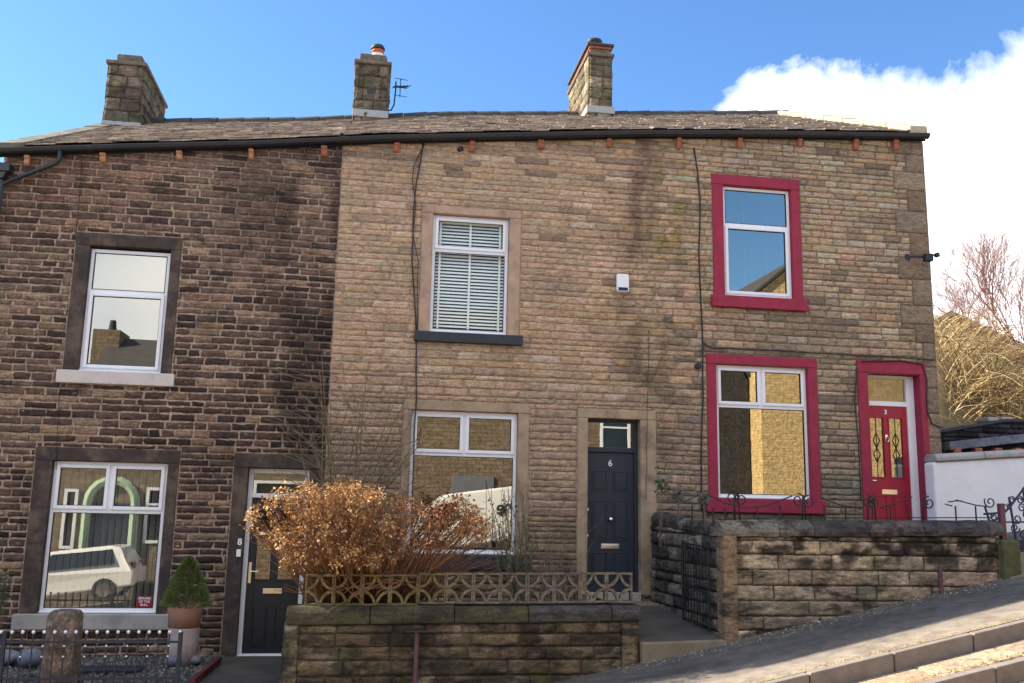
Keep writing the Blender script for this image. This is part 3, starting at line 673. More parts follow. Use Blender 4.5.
W2,P2=window('w2',H7,'B',.33,M['lintel_dark'],M['lintel_dark'],M['sill_grey'],gl='glass_blind')
W3,P3=window('w3',H5,'A',.30,M['lintel_tan'],M['lintel_tan'],M['sill_black'],sash='top',gl='glass_clear')
W4,P4=window('w4',H5,'B',.305,M['lintel_brown'],M['lintel_brown'],M['sill_black'],gl='glass_mirror',sillproj=.03)
W5,P5=window('w5',H3,'A',.35,M['maroon'],M['maroon'],M['maroon'],sash='low',gl='glass_mirror')
W6,P6=window('w6',H3,'B',.31,M['maroon'],M['maroon'],M['maroon'],gl='glass_mirror')
tagp(W3,label='white framed window with white slatted blinds and a black sill')
# blinds and curtains
def venetian(parent,x0,x1,z0,z1,y=.17,pitch=.052):
    mb=MB(); z=z0+.03
    while z<z1:
        mb.add([(x0,y-.010,z-.018),(x1,y-.010,z-.018),(x1,y+.010,z+.016),(x0,y+.010,z+.016),(x0,y-.012,z-.017),(x1,y-.012,z-.017),(x1,y+.008,z+.017),(x0,y+.008,z+.017)],[(3,2,1,0),(4,5,6,7),(0,1,5,4),(2,3,7,6)]); z+=pitch
    for t in (.09,.5,.91):
        xx=x0+(x1-x0)*t; mb.box(xx-.016,xx+.016,y-.028,y-.025,z0,z1)
    mb.box(x0,x1,y-.03,y+.03,z1-.03,z1+.02); mb.obj('blind',M['blind'],parent)
venetian(W3,.90,2.02,4.19,5.93)
def vertical(parent,x0,x1,z0,z1,y=.30,pitch=.089,ang=80):
    mb=MB(); x=x0
    while x<x1:
        ca,sa=math.cos(R(ang))*.045,math.sin(R(ang))*.045
        mb.add([(x-ca,y-sa,z0),(x+ca,y+sa,z0),(x+ca,y+sa,z1),(x-ca,y-sa,z1),(x-ca+.002,y-sa,z0),(x+ca+.002,y+sa,z0),(x+ca+.002,y+sa,z1),(x-ca+.002,y-sa,z1)],[(0,1,2,3),(7,6,5,4),(0,3,7,4),(1,5,6,2)]); x+=pitch
    mb.box(x0,x1,y-.02,y+.02,z1,z1+.03); mb.obj('blind',M['blind'],parent)
vertical(W2,-4.08,-2.70,.13,2.06,y=.17,ang=48)
MB().box(-3.93,-2.9,.20,.215,4.46,5.10).obj('roller_blind',M['blind'],W1)
def drape(parent,pts,y,z0,z1,mat,amp=.02):
    mb=MB(); n=len(pts)
    x0,x1=pts; m=16; vs=[]
    for i in range(m+1):
        x=x0+(x1-x0)*i/m; yy=y+amp*math.sin(i*1.9)
        vs+=[(x,yy,z0),(x,yy,z1)]
    mb.add(vs,[(2*i,2*i+2,2*i+3,2*i+1) for i in range(m)]); o=mb.obj('curtain',mat,parent,smooth=True)
    s=o.modifiers.new('thick','SOLIDIFY'); s.thickness=.004
drape(W1,(-3.95,-3.66),.27,3.38,4.5,M['curtain']); drape(W1,(-3.02,-2.88),.27,3.38,4.5,M['curtain'])
for W,xs,zz in ((W5,(5.56,5.93,6.32),(5.0,6.7)),(W6,(5.40,5.74),(1.85,3.8)),(W4,(2.05,2.13),(1.0,2.93))):
    for x in xs: MB().box(x-.010,x+.012,.24,.25,*zz).obj('curtain_edge',M['curtain'],W)
drape(W4,(2.04,2.20),.3,.95,2.9,M['curtain'])
# red sticker in the lower left window
st=MB().box(P2[2][1]-.22,P2[2][1]-.02,FY-.022,FY-.016,P2[2][2]+.02,P2[2][2]+.155).obj('sticker',M['red_sticker'],W2)
for i,t in enumerate(('BEWARE','OF THE','BULL')): link('lettering',text_mesh(t,.042,(P2[2][1]-.12,FY-.023,P2[2][2]+.115-i*.042),bold=.0006,depth=.001),M['white_plastic'],W2)

# ---- doors
def panel(mb,x0,x1,z0,z1,y):
    "raised and fielded panel"
    for a,b,c,d,yy in ((x0,x1,z0,z1,y-.006),):
        ring(mb,a,b,c,d,.016,yy-.006,y)
    mb.prism([(x0+.03,z0+.03),(x1-.03,z0+.03),(x1-.03,z1-.03),(x0+.03,z1-.03)],y-.010,y,'y')
# no 5: navy
O=OPN['d5']; y=.16; xl0,xl1,zl0,zl1=3.31,4.045,.42,2.45
mb=MB(); mb.box(xl0,xl1,y,y+.045,zl0,zl1)
xm=(xl0+xl1)/2; dw=(xl1-xl0)
for a,b in ((xl0+.09,xm-.045),(xm+.045,xl1-.09)):
    panel(mb,a,b,1.88,2.18,y); panel(mb,a,b,1.16,1.74,y); panel(mb,a,b,.56,.98,y)
D5=mb.obj('door',M['navy'],H5,bevel=.004,label='navy six-panel door with silver knob and numeral 6')
fr=MB(); fr.box(O[0],xl0-.003,y-.03,y+.06,O[2],O[3]); fr.box(xl1+.003,O[1],y-.03,y+.06,O[2],O[3]); fr.box(xl0-.003,xl1+.003,y-.028,y+.06,2.455,2.53); fr.box(xl0-.003,xl1+.003,y-.028,y+.06,2.90,O[3])
fr.obj('door_frame',M['navy'],D5,bevel=.004)
MB().box(xl0,xl1,y+.01,y+.016,2.53,2.90).obj('fanlight',M['glass_mirror'],D5)
box_obj('threshold',(O[0],O[1],-.02,y+.05,O[2]-.12,O[2]+.03),M['sill_grey'],D5,.005)
MB().lathe([(.034,0),(.036,-.006),(.014,-.012),(.014,-.03),(.028,-.042),(.034,-.056),(.026,-.07),(.004,-.075)],(xm,y,1.46),18,axis='y').obj('knob',M['chrome'],D5,smooth=True)
lb=MB(); lb.box(xm-.14,xm+.14,y-.010,y,1.035,1.105); lb.box(xm-.115,xm+.115,y-.018,y-.010,1.05,1.09); lb.obj('letterbox',M['chrome'],D5,bevel=.003)
link('door_number',text_mesh('6',.135,(xm,y-.010,2.25),bold=.001),M['white_plastic'],D5)
for z in (1.60,1.22): MB().lathe([(.022,0),(.022,-.012),(.008,-.014)],(xl0+.02,y,z),12,axis='y').obj('lock',M['chrome'],D5)
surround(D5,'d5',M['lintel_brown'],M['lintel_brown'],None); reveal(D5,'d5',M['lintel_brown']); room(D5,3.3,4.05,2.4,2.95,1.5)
# no 7: black with two long panes, white frame
O=OPN['d7']; y=.14; mb=MB(); t=.062; zt=1.67
fr=MB(); ring(fr,O[0],O[1],O[2]+.0,O[3]-.005,t,y-.03,y+.04); fr.box(O[0]+t,O[1]-t,y-.028,y+.04,zt,zt+.06); fr.box(O[0]-.0,O[1],y-.09,y-.028,O[2],O[2]+.05)
a,b,c,d=O[0]+t+.003,O[1]-t-.003,O[2]+t+.003,zt-.003; xm=(a+b)/2
gz0,gz1=.55,1.50; g1=(a+.10,xm-.05); g2=(xm+.05,b-.10)
mb.box(a,g1[0],y,y+.045,c,d); mb.box(g2[1],b,y,y+.045,c,d); mb.box(g1[1],g2[0],y,y+.045,gz0,gz1); mb.box(g1[0],g2[1],y+.001,y+.045,c,gz0); mb.box(g1[0],g2[1],y+.001,y+.045,gz1,d)
for p,q in (g1,g2): panel(mb,p,q,c+.1,c+.62,y); ring(mb,p-.015,q+.015,gz0-.015,gz1+.015,.018,y-.01,y)
D7=mb.obj('door',M['black_door'],H7,bevel=.003,label='black door with two tall panes in a white frame')
fr.obj('door_frame',M['upvc'],D7,bevel=.004)
for p,q in (g1,g2): MB().box(p,q,y+.02,y+.026,gz0,gz1).obj('door_glass',M['glass_mirror'],D7)
MB().box(O[0]+t,O[1]-t,y+.01,y+.016,zt+.06,O[3]-t).obj('fanlight',M['glass_blind'],D7); MB().box(O[0]+t,O[1]-t,y+.08,y+.09,zt+.04,O[3]-.02).obj('blind',plain('beige_blind',(.40,.36,.28),.8),D7)
lb=MB(); lb.box(xm-.13,xm+.13,y-.012,y,.36,.43); lb.obj('letterbox',M['brass'],D7,bevel=.003)
hd=MB(); hd.box(a+.015,a+.055,y-.014,y,.50,.78); hd.tube([(a+.035,y-.01,.66),(a+.035,y-.05,.66),(a+.15,y-.055,.66)],.009,8); hd.obj('handle',M['brass'],D7,bevel=.003)
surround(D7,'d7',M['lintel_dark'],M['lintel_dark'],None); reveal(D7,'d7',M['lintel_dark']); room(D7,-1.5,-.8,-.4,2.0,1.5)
box_obj('door_step',(-1.8,-.8,-.36,.03,-.80,-.60),M['flag'],D7,.015)
bl=at(239,553,0); box_obj('doorbell',(bl.x-.03,bl.x+.03,-.05,-.018,bl.z-.05,bl.z+.05),M['white_plastic'],D7,.006)
link('door_number',text_mesh('8',.12,(at(240,541,0).x,-.022,at(240,541,0).z-.05),bold=.003),M['white_plastic'],D7)
# no 3: red
O=OPN['d3']; y=.20; t=.045; zt=3.33
fr=MB(); ring(fr,O[0],O[1],O[2],O[3]-.005,t,y-.03,y+.04); fr.box(O[1]-.135,O[1]-t,y-.035,y+.04,O[2],O[3]-.01); fr.box(O[0]+t,O[1]-t,y-.028,y+.04,zt,zt+.075)
a,b,c,d=O[0]+.002,O[1]-.138,O[2]+.04,zt-.003; xm=(a+b)/2+.01; mb=MB()
gz0,gz1=2.20,3.14; g1=(a+.10,xm-.05); g2=(xm+.05,b-.09)
y2=y-.015
mb.box(a,g1[0],y2,y+.02,c,d); mb.box(g2[1],b,y2,y+.02,c,d); mb.box(g1[1],g2[0],y2,y+.02,gz0,gz1); mb.box(g1[0],g2[1],y2+.001,y+.02,c,gz0); mb.box(g1[0],g2[1],y2+.001,y+.02,gz1,d)
for p,q in (g1,g2): panel(mb,p,q,c+.1,c+.62,y2); ring(mb,p-.015,q+.015,gz0-.015,gz1+.015,.018,y2-.01,y2)
D3=mb.obj('door',M['red_door'],H3,bevel=.003,label='red door with two leaded panes and brass knocker')
fr.obj('door_frame',M['upvc'],D3,bevel=.004)
for p,q in (g1,g2):
    gl=MB().box(p,q,y2+.02,y2+.026,gz0,gz1).obj('door_glass',M['glass_mirror'],D3)
    ld_=MB(); cx=(p+q)/2
    for zc in (2.55,2.78):
        ld_.tube([(cx,y2+.012,zc-.12),(cx-.055,y2+.012,zc),(cx,y2+.012,zc+.12),(cx+.055,y2+.012,zc),(cx,y2+.012,zc-.12)],.006,5)
    ld_.tube([(cx,y2+.012,gz0),(cx,y2+.012,gz1)],.004,5); ld_.obj('leading',M['cable'],D3)
MB().box(O[0]+t,O[1]-.135,y+.01,y+.016,zt+.075,O[3]-t).obj('fanlight',M['glass'],D3)
MB().box(O[0]+.02,O[1]-.14,y+.06,y+.07,zt+.03,O[3]-.02).obj('blind',plain('tan_blind',(.42,.33,.2),.8),D3)
lb=MB(); lb.box(xm-.13,xm+.13,y2-.012,y2,1.93,2.005); lb.obj('letterbox',M['chrome'],D3,bevel=.003)
kn=MB(); kn.lathe([(.03,0),(.03,-.01),(.012,-.02)],(xm,y2,2.84),14,axis='y'); kn.tube([(xm+.03*math.sin(R(q)),y2-.022,2.80+.045*math.cos(R(q))) for q in range(0,361,30)],.007,6); kn.obj('knocker',M['brass'],D3)
hd=MB(); hd.box(a+.015,a+.05,y2-.014,y2,2.02,2.24); hd.tube([(a+.03,y2-.01,2.14),(a+.03,y2-.05,2.14),(a+.14,y2-.055,2.14)],.009,8); hd.obj('handle',M['chrome'],D3)
link('door_number',text_mesh('3',.10,(xm,y2-.004,3.20),bold=.003),M['white_plastic'],D3)
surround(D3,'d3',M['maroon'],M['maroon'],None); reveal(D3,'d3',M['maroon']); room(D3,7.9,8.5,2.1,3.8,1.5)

# ---- chimney stacks
def stack(parent,x0,x1,zb,zt,capz,cols,rg,y0=3.9,y1=5.77,kind=1):
    c0=lambda a,z,r: jit(r.choice(cols),r,.2,.06); mo=lambda a,z:(.17,.14,.10)
    parts=[]
    V=[];F=[];C=[];n=0
    for o,u,w,L,fl in (((x0,y0,0),(1,0,0),(0,-1,0),x1-x0,0),((x1,y0,0),(0,1,0),(1,0,0),y1-y0,0),((x0,y0,0),(0,1,0),(-1,0,0),y1-y0,1),((x0,y1,0),(1,0,0),(0,1,0),x1-x0,1)):
        s=Stones(o,u,w); s.flat(0,L,lambda a:zb-.5,lambda a:zt,mo,[],.3)
        s.courses(0,L,zb-.3,lambda a:zt,(.2,.27),(.26,.5) if L<1 else (.3,.6),c0,[],rg,joint=.014,proud=.014,bulge=.035,rough=.022,wob=.008,cell=.05,fine=7)
        for v,f,c in zip(s.V,s.F,s.C):
            V.append(v); F.append(f[:, ::-1]+n if fl else f+n); C.append(c)
        n+=s.n
    s=Stones((0,0,0),(1,0,0),(0,1,0)); s.V,s.F,s.C=V,F,C
    ck=link('chimney',s.mesh('chimney'),M['stack_stone'],parent)
    def slab(name,e,a,b,mat,bev=.02,**k): return box_obj(name,(x0-e,x1+e,y0-e,y1+e,a,b),mat,ck,bev,**k)
    slab('cornice',.055,zt,zt+.075,M['post_stone'])
    return ck,slab
c1,s1=stack(H7,-5.12,-4.48,8.62,9.74,0,[(.22,.18,.135),(.19,.155,.12),(.155,.13,.10),(.26,.21,.16)],rg7)
box_obj('cap_block',(-5.03,-4.56,4.0,5.65,9.815,10.02),M['post_stone'],c1,.03)
box_obj('flashing',(-5.15,-4.45,3.87,4.4,8.52,8.60),M['lead'],c1,.008)
c2,s2=stack(H5,-.50,.13,9.28,10.22,0,[(.16,.13,.10),(.135,.11,.085),(.19,.155,.12)],rg5,)
box_obj('cap_block',(-.45,.07,4.0,5.6,10.295,10.50),M['post_stone'],c2,.02)
box_obj('flashing',(-.54,.16,3.86,4.35,9.10,9.25),M['lead'],c2,.008)
box_obj('vent_hole',(-.27,-.11,3.86,3.90,9.58,9.73),M['cowl'],c2,.01)
p=at(378,48,4.5); CB=10.60; MB().box(p.x-.2,p.x+.2,4.3,4.7,10.45,10.605).obj('flaunching',M['post_stone'],c2); pt=MB(); pt.lathe([(.135,0),(.13,.05),(.115,.13),(.115,.17)],(p.x,4.5,CB),20); pt.obj('chimney_pot',M['pot_white'],c2,smooth=True)
MB().lathe([(.125,.16),(.13,.21),(.12,.24)],(p.x,4.5,CB),20).obj('pot_band',M['pot_red'],c2,smooth=True)
MB().lathe([(.14,.24),(.15,.27),(.12,.33),(.05,.36)],(p.x,4.5,CB),20).obj('cowl',M['cowl'],c2,smooth=True)
c3,s3=stack(H3,4.23,4.70,9.72,10.86,0,[(.27,.225,.15),(.23,.19,.13),(.19,.16,.115),(.31,.26,.185)],rg3)
box_obj('upper_block',(4.25,4.68,3.93,5.74,10.935,11.05),M['post_stone'],c3,.02)
s3('brick_course',-.0,11.05,11.10,M['bracket'],.008); s3('cap_slab',.05,11.10,11.15,M['ridge'],.01)
box_obj('flashing',(4.17,4.76,3.84,4.7,9.60,9.75),M['lead'],c3,.008)
MB().lathe([(.12,-.06),(.13,.03),(.15,.08),(.17,.11),(.15,.14)],(4.40,4.15,11.20),18).obj('chimney_pot',M['cowl'],c3,smooth=True)
# tv aerial
aer=root('tv_aerial','small black tv aerial bracketed to the middle chimney stack','aerial',(.15,4.3,9.4))
mb=MB(); A=at(391,110,4.2); B=at(399,92,4.2)
mb.tube([(.15,4.2,A.z-.02),(.22,4.2,A.z),(.27,4.2,A.z+.12),(B.x-.07,4.2,B.z+.02),(B.x-.07,4.2,B.z+.22)],.016,6); mb.obj('mast',M['iron'],aer)
mb=MB(); mb.tube([(B.x-.12,4.2,B.z+.10),(B.x+.18,4.05,B.z+.06)],.014,6)
for i in range(5):
    xx=B.x-.08+i*.06; mb.tube([(xx-.05,4.45-.03*i,B.z+.19-i*.008),(xx+.05,3.85-.03*i,B.z-.03-i*.008)],.009,5)
mb.tube([(B.x+.02,4.13,B.z-.14),(B.x+.02,4.13,B.z+.26)],.009,5)
for zz in (-.12,.06,.24): mb.tube([(B.x-.1,4.13,B.z+zz+.02),(B.x+.16,4.1,B.z+zz-.02)],.007,5)
mb.obj('elements',M['iron'],aer)

# ---- cables
def cable(parent,pix,r=.009,Y=-.035,name='cable',mat='cable'):
    pts=[at(x,y,Y) for x,y in pix]; out=[]
    for p,q in zip(pts[:-1],pts[1:]):
        n=max(1,int((q-p).length/.25))
        for i in range(n): out.append(p.lerp(q,i/n)+Vector((rnd.uniform(-.006,.006),0,rnd.uniform(-.006,.006))))
    out.append(pts[-1]); return MB().tube(out,r,6).obj(name,M[mat],parent,smooth=True)
cable(H5,[(423,143),(421,160),(416,185),(413,215),(412,260),(415,300),(416,340),(416,400),(413,470),(412,560)],.011)
cable(H5,[(433,134),(427,140),(424,146),(414,165),(412,180),(416,205),(413,235),(418,262),(417,330)],.007)
cable(H5,[(460,148),(461,151)],.05,-.02,'vent_cap','gutter')
cable(H3,[(694,148),(697,170),(700,200),(699,250),(701,300),(703,340),(703,400),(701,450),(702,512)],.012)
cable(H3,[(703,343),(712,348),(760,350),(830,354),(900,358),(935,360)],.010)
cable(H3,[(857,367),(855,400),(858,440),(861,500)],.009); cable(H3,[(862,361),(900,361),(922,364),(927,380),(927,412),(932,424),(943,428)],.010)
cable(H5,[(649,330),(647,430),(646,500)],.004)
cable(H7,[(82,160),(78,215),(75,240)],.005); cable(H7,[(60,380),(56,470)],.004)
mb=MB(); p=at(698,366,-.05); mb.lathe([(.05,0),(.05,-.05),(.03,-.06)],(p.x,-.02,p.z),12,axis='y'); mb.obj('junction_box',M['cable'],H3)
# alarm box
p=at(622.5,282.5,-.05); al=root('alarm_box','white alarm sounder box high on the tan stone wall','alarm box',(p.x,0,p.z-.14))
al_=MB(); w2=.095; al_.prism(arc(p.x+w2-.03,p.z+.13-.03,.03,0,90,4)+arc(p.x-w2+.03,p.z+.13-.03,.03,90,180,4)+arc(p.x-w2+.03,p.z-.15+.03,.03,180,270,4)+arc(p.x+w2-.03,p.z-.15+.03,.03,270,360,4),-.085,-.018,'y'); al_.obj('cover',M['white_plastic'],al,bevel=.01)
box_obj('lens',(p.x-.075,p.x+.075,-.094,-.083,p.z-.135,p.z-.085),M['blue_plastic'],al,.004)
# security camera at the right corner
p=at(917,257,-.1); cmr=root('security_camera','dark floodlight camera on a bracket at the right wall corner','security camera',(p.x,0,p.z))
mb=MB(); mb.tube([(p.x-.12,-.02,p.z+.02),(p.x+.0,-.10,p.z+.02),(p.x+.10,-.14,p.z+.0)],.012,7); mb.box(p.x-.16,p.x-.08,-.04,-.015,p.z-.03,p.z+.06); mb.obj('bracket',M['gutter'],cmr,bevel=.004)
mb=MB(); mb.box(p.x+.07,p.x+.21,-.24,-.13,p.z-.09,p.z+.04); mb.obj('housing',M['gutter'],cmr,bevel=.02)
mb=MB(); mb.tube([(p.x+.19,-.19,p.z+.02),(p.x+.28,-.21,p.z+.02)],.016,8); mb.lathe([(.04,0),(.04,-.05)],(p.x+.28,-.19,p.z+.02),12,axis='y'); mb.obj('sensor',M['cable'],cmr)

# ------------------------------------------------------------------ ground
def G(x,y):
    if y>-5.4: return .21*(x-4.07)-.02*(y+2.5)
    t=min(1,(-5.4-y)/5); s=.21+(.125-.21)*t; return s*(x-4.07)*1.0+.058-.18*0+t*.1
def sheet(name,x0,x1,y0,y1,dz,mat,nx=40,ny=6,kind='structure',f=G,noise_=.004,**k):
    mb=MB(); vs=[]
    for i in range(nx+1):
        for j in range(ny+1):
            x=x0+(x1-x0)*i/nx; yy=y0+(y1-y0)*j/ny; vs.append((x,yy,f(x,yy)+dz+noise_*(n2(x,yy,2)-.5)*2))
    mb.add(vs,[(i*(ny+1)+j,(i+1)*(ny+1)+j,(i+1)*(ny+1)+j+1,i*(ny+1)+j+1) for i in range(nx) for j in range(ny)])
    return mb.obj(name,mat,None,smooth=True,kind=kind,**k)
def terr(x,y):
    xx=max(-60,min(60,x)); z=.12*(xx-4.07)-2.2
    if y>11 and x>4: z+=min(5.5,(y-11)*.42)*min(1,(x-4)/8)
    return z
mb=MB(); xs=[-900,-300,-120,-60]+list(range(-40,61,4))+[80,140,300,900]; ys=[-900,-300,-120,-60]+list(range(-44,61,4))+[80,140,300,900]
vs=[(x,y,terr(x,y)) for x in xs for y in ys]; m=len(ys)
mb.add(vs,[(i*m+j,(i+1)*m+j,(i+1)*m+j+1,i*m+j+1) for i in range(len(xs)-1) for j in range(m-1)]); mb.obj('ground',M['bankgrass'],None,kind='structure')
KY=-4.80
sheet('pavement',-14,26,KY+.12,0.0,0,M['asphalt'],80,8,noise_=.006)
# kerbs: individual stones end to end in one kerb run
def kerb(name,y0,y1,top,depth,seed):
    mb=MB(); rg=random.Random(seed); x=-14
    while x<26:
        L=rg.uniform(.8,1.15); a,b=x,x+L-.012; j=rg.uniform(-.006,.006); jy=rg.uniform(-.008,.008)
        mb.box(a,b,y0+jy,y1,G(a,y1)+top-depth+j,G(a,y1)+top+j,dz=.21*(b-a)); x+=L
    mb.obj(name,M['kerb'],None,bevel=.014,kind='structure')
kerb('kerb',KY,KY+.10,.004,.5,1)
# sloping strip of setts at the foot, second kerb and the setted road
def setts(name,y0,y1,z,seed,rows,lr,cols,gap=.012,x0=-14,x1=26,crown=0):
    mb=MB(); rg=random.Random(seed); d=(y1-y0)/rows
    for r in range(rows):
        x=x0+rg.uniform(0,.2)
        while x<x1:
            L=rg.uniform(*lr); a,b=x,x+L-gap; ya,yb=y0+r*d+gap/2,y0+(r+1)*d-gap/2; h=rg.uniform(-.006,.006); tx=rg.uniform(-.012,.004)
            c=jit(rg.choice(cols),rg,.15); zz=z+h
            e=.014; z0_=G(a,-5)+zz
            vs=[(a,ya,z0_-.1),(b,ya,z0_+.21*(b-a)-.1),(b,yb,z0_+.21*(b-a)-.1),(a,yb,z0_-.1),
                (a,ya,z0_-e),(b,ya,z0_+.21*(b-a)-e),(b,yb,z0_+.21*(b-a)-e),(a,yb,z0_-e),
                (a+e,ya+e,z0_),(b-e,ya+e,z0_+.21*(b-a)+tx),(b-e,yb-e,z0_+.21*(b-a)+tx),(a+e,yb-e,z0_)]
            mb.add(vs,[(0,1,5,4),(1,2,6,5),(2,3,7,6),(3,0,4,7),(4,5,9,8),(5,6,10,9),(6,7,11,10),(7,4,8,11),(8,9,10,11)],c); x+=L
    mb.obj(name,M['setts'],None,kind='structure')
SC=[(.34,.26,.185),(.29,.23,.165),(.37,.29,.21),(.26,.21,.155)]
setts('gutter_setts',-5.30,KY-.006,-.165,5,1,(.7,1.2),SC)
kerb('lower_kerb',-5.43,-5.31,-.17,.5,9)
setts('road_setts',-8.2,-5.44,-.33,6,20,(.18,.3),[(.40,.25,.17),(.44,.28,.18),(.34,.23,.17),(.38,.29,.2)])
sheet('road_bed',-14,26,-8.3,KY,-.42,plain('joint_grit',(.16,.13,.09),.95,.1,0,.3,20),40,4)
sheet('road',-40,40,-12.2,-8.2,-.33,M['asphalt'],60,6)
# grit and dead leaves in the gutter line
def litter(name,n,x0,x1,y0,y1,z,size,cols,mat,seed,f=G,label=None):
    mb=MB(); rg=random.Random(seed)
    for _ in range(n):
        x=rg.uniform(x0,x1); yy=y0+(y1-y0)*rg.random()**1.4; s=rg.uniform(*size); zz=f(x,yy)+z
        a=rg.uniform(0,6.28); vs=[(x+s*math.cos(a+k*1.57)*rg.uniform(.6,1.2),yy+s*math.sin(a+k*1.57)*rg.uniform(.6,1.2),zz+rg.uniform(0,s*.5)) for k in range(4)]+[(x,yy,zz+s*.9)]
        mb.add(vs,[(0,1,4),(1,2,4),(2,3,4),(3,0,4)],jit(rg.choice(cols),rg,.2))
    return mb.obj(name,M[mat],None,kind='stuff')
LC=[(.36,.28,.13),(.42,.34,.18),(.28,.22,.10),(.20,.17,.07)]
tagp(litter('leaf_litter',2200,2.5,9,KY+.105,KY+.24,.0,(.003,.010),LC,'gravel',3),label='yellow grit and dead moss along the kerb edge',category='litter')
tagp(litter('fallen_debris',900,3.0,9,-2.53,-2.95,.0,(.003,.013),[(.5,.45,.38),(.3,.26,.2),(.55,.5,.45)],'gravel',4),label='pale grit scattered at the wall foot',category='grit')
tagp(litter('gutter_litter',1500,3.6,9,-5.305,-5.19,-.165,(.004,.013),LC,'gravel',8),label='yellow grit lying along the lower kerb',category='litter')

# ------------------------------------------------------------------ garden walls
def gcol(x,z,rg):
    c=rg.choice([(.46,.37,.27),(.41,.33,.245),(.35,.285,.215),(.51,.41,.31),(.30,.245,.185)]); return jit(c,rg,.15,.06)
def gcolL(x,z,rg):
    c=rg.choice([(.17,.125,.085),(.13,.10,.07),(.20,.15,.10),(.105,.08,.06)]); return jit(c,rg,.2,.06)
gm=lambda a,z:(.13,.105,.075)
KG=dict(joint=.015,proud=.012,bulge=.018,rough=.024,wob=.012,cell=.04,fine=9)
def merged(Ss,flips,name,mat,parent):
    t=Stones((0,0,0),(1,0,0),(0,1,0)); n=0
    for s,fl in zip(Ss,flips):
        for v,f,c in zip(s.V,s.F,s.C): t.V.append(v); t.F.append(f[:,::-1]+n if fl else f+n); t.C.append(c)
        n+=s.n
    return link(name,t.mesh(name),mat,parent)
# left front wall with screen blocks
WY=-2.5
LW=root('garden_wall','low stone garden wall topped by patterned concrete screen blocks','garden wall',(1.3,WY+.15,-.9))
rgw=random.Random(21); tL=lambda x:.27+.012*x
s=Stones((0,WY,0),(1,0,0),(0,-1,0)); base=lambda x:G(x,-2.5)-.12
s.flat(-.62,3.28,base,tL,gm,[],.3); 
s.stone(-.78,-.62,-1.3,.30,(.27,.235,.16),joint=.006,proud=.02,bulge=.006,rough=.01,seed=3)
s.stone(3.10,3.31,G(3.3,-2.5)-.1,.44,(.22,.15,.09),joint=.01,proud=.022,bulge=.02,rough=.02,seed=5)
s.courses(-.62,3.10,-1.15,tL,(.14,.2),(.3,.68),gcolL,[],rgw,base=base,**KG)
s2_=Stones((3.30,WY,0),(0,1,0),(1,0,0)); s2_.flat(0,2.3,lambda a:-.5,lambda a:.40,gm,[],.3); s2_.courses(0,2.3,-.5,lambda a:.40,(.14,.2),(.3,.5),gcolL,[],rgw,**KG)
s3_=Stones((-.77,WY,0),(0,1,0),(-1,0,0)); s3_.flat(0,2.2,lambda a:-1.4,lambda a:.26,gm,[],.3); s3_.courses(0,2.2,-1.3,lambda a:.26,(.14,.2),(.3,.5),gcolL,[],rgw,**KG)
s4_=Stones((0,WY+.32,0),(1,0,0),(0,1,0)); s4_.flat(-.7,3.28,lambda a:-.6,tL,gm,[],.5)
merged([s,s2_,s3_,s4_],[0,0,1,1],'wall',M['garden_stone'],LW)
for o_ in LW.children:
    if o_.name.startswith('wall'):
        stain(o_,lambda a: (ss(F3(a,4,7,1),.45,.62)*.8,(.05,.045,.03))); stain(o_,lambda a: (ss(F3(a,6,9,4),.60,.72)*.6,(.38,.32,.25)))
# coping stones: chamfered
x=-.77; first=True
while x<3.32:
    L=rgw.uniform(.7,1.0) if x<2.3 else 3.34-x; b=min(x+L,3.34)
    cpz=tL(x)+.002; dz=.012*(b-x); hh=.165+(.03 if x<1 else .012)
    mb=MB(); y0,y1=WY-.045,WY+.36
    pr=[(y0,cpz),(y0,cpz+hh*.62),(y0+.07,cpz+hh+.07 if False else cpz+hh),(y1-.04,cpz+hh),(y1,cpz+hh*.7),(y1,cpz)]
    n=len(pr); vs=[(x+.003,p,q) for p,q in pr]+[(b-.003,p,q+dz) for p,q in pr]
    mb.add(vs,[tuple(range(n-1,-1,-1)),tuple(range(n,2*n))]+[(i,(i+1)%n,(i+1)%n+n,i+n) for i in range(n)],(.088,.076,.048) if x<1.2 else (.085,.075,.07))
    mb.obj('coping_stone',M['garden_stone'],LW,bevel=.015); x=b
# screen blocks (square ring + four quarter arcs)
n_b=12; bx0,bx1=-.585,3.27; bw=(bx1-bx0)/n_b; by0,by1=-2.40,-2.31
sb0=None
def block_mesh():
    mb=MB(); w=bw-.004; h=.345; t=.02
    ring(mb,-w/2,w/2,0,h,t,by0,by1)
    for cx,cz,a0 in ((-w/2,0,0),(w/2,0,90),(w/2,h,180),(-w/2,h,270)):
        ro,ri=.5*w+.002,.5*w-.028
        O_=[(cx+ro*math.cos(R(a0+90*i/9))*1.0,cz+ro*math.sin(R(a0+90*i/9))*h/w) for i in range(10)]
        I_=[(cx+ri*math.cos(R(a0+90*i/9)),cz+ri*math.sin(R(a0+90*i/9))*h/w) for i in range(10)]
        for i in range(9):
            q=[O_[i],O_[i+1],I_[i+1],I_[i]]; mb.prism(q,by0+.012,by1-.012,'y')
    return mb
for i in range(n_b):
    mb=block_mesh(); xc=bx0+bw*(i+.5); zc=tL(xc)+.205-.012*(i<4)
    jz=.004*rgw.uniform(-1,1); mb.c=[jit(mixt((.20,.165,.085),(.19,.165,.135),(i-3.5)/2.5),random.Random(i),.12)]*len(mb.c); mb.v=[(p[0]+xc,p[1],p[2]+zc+jz) for p in mb.v]; mb.obj('screen_block',M['block'],LW)

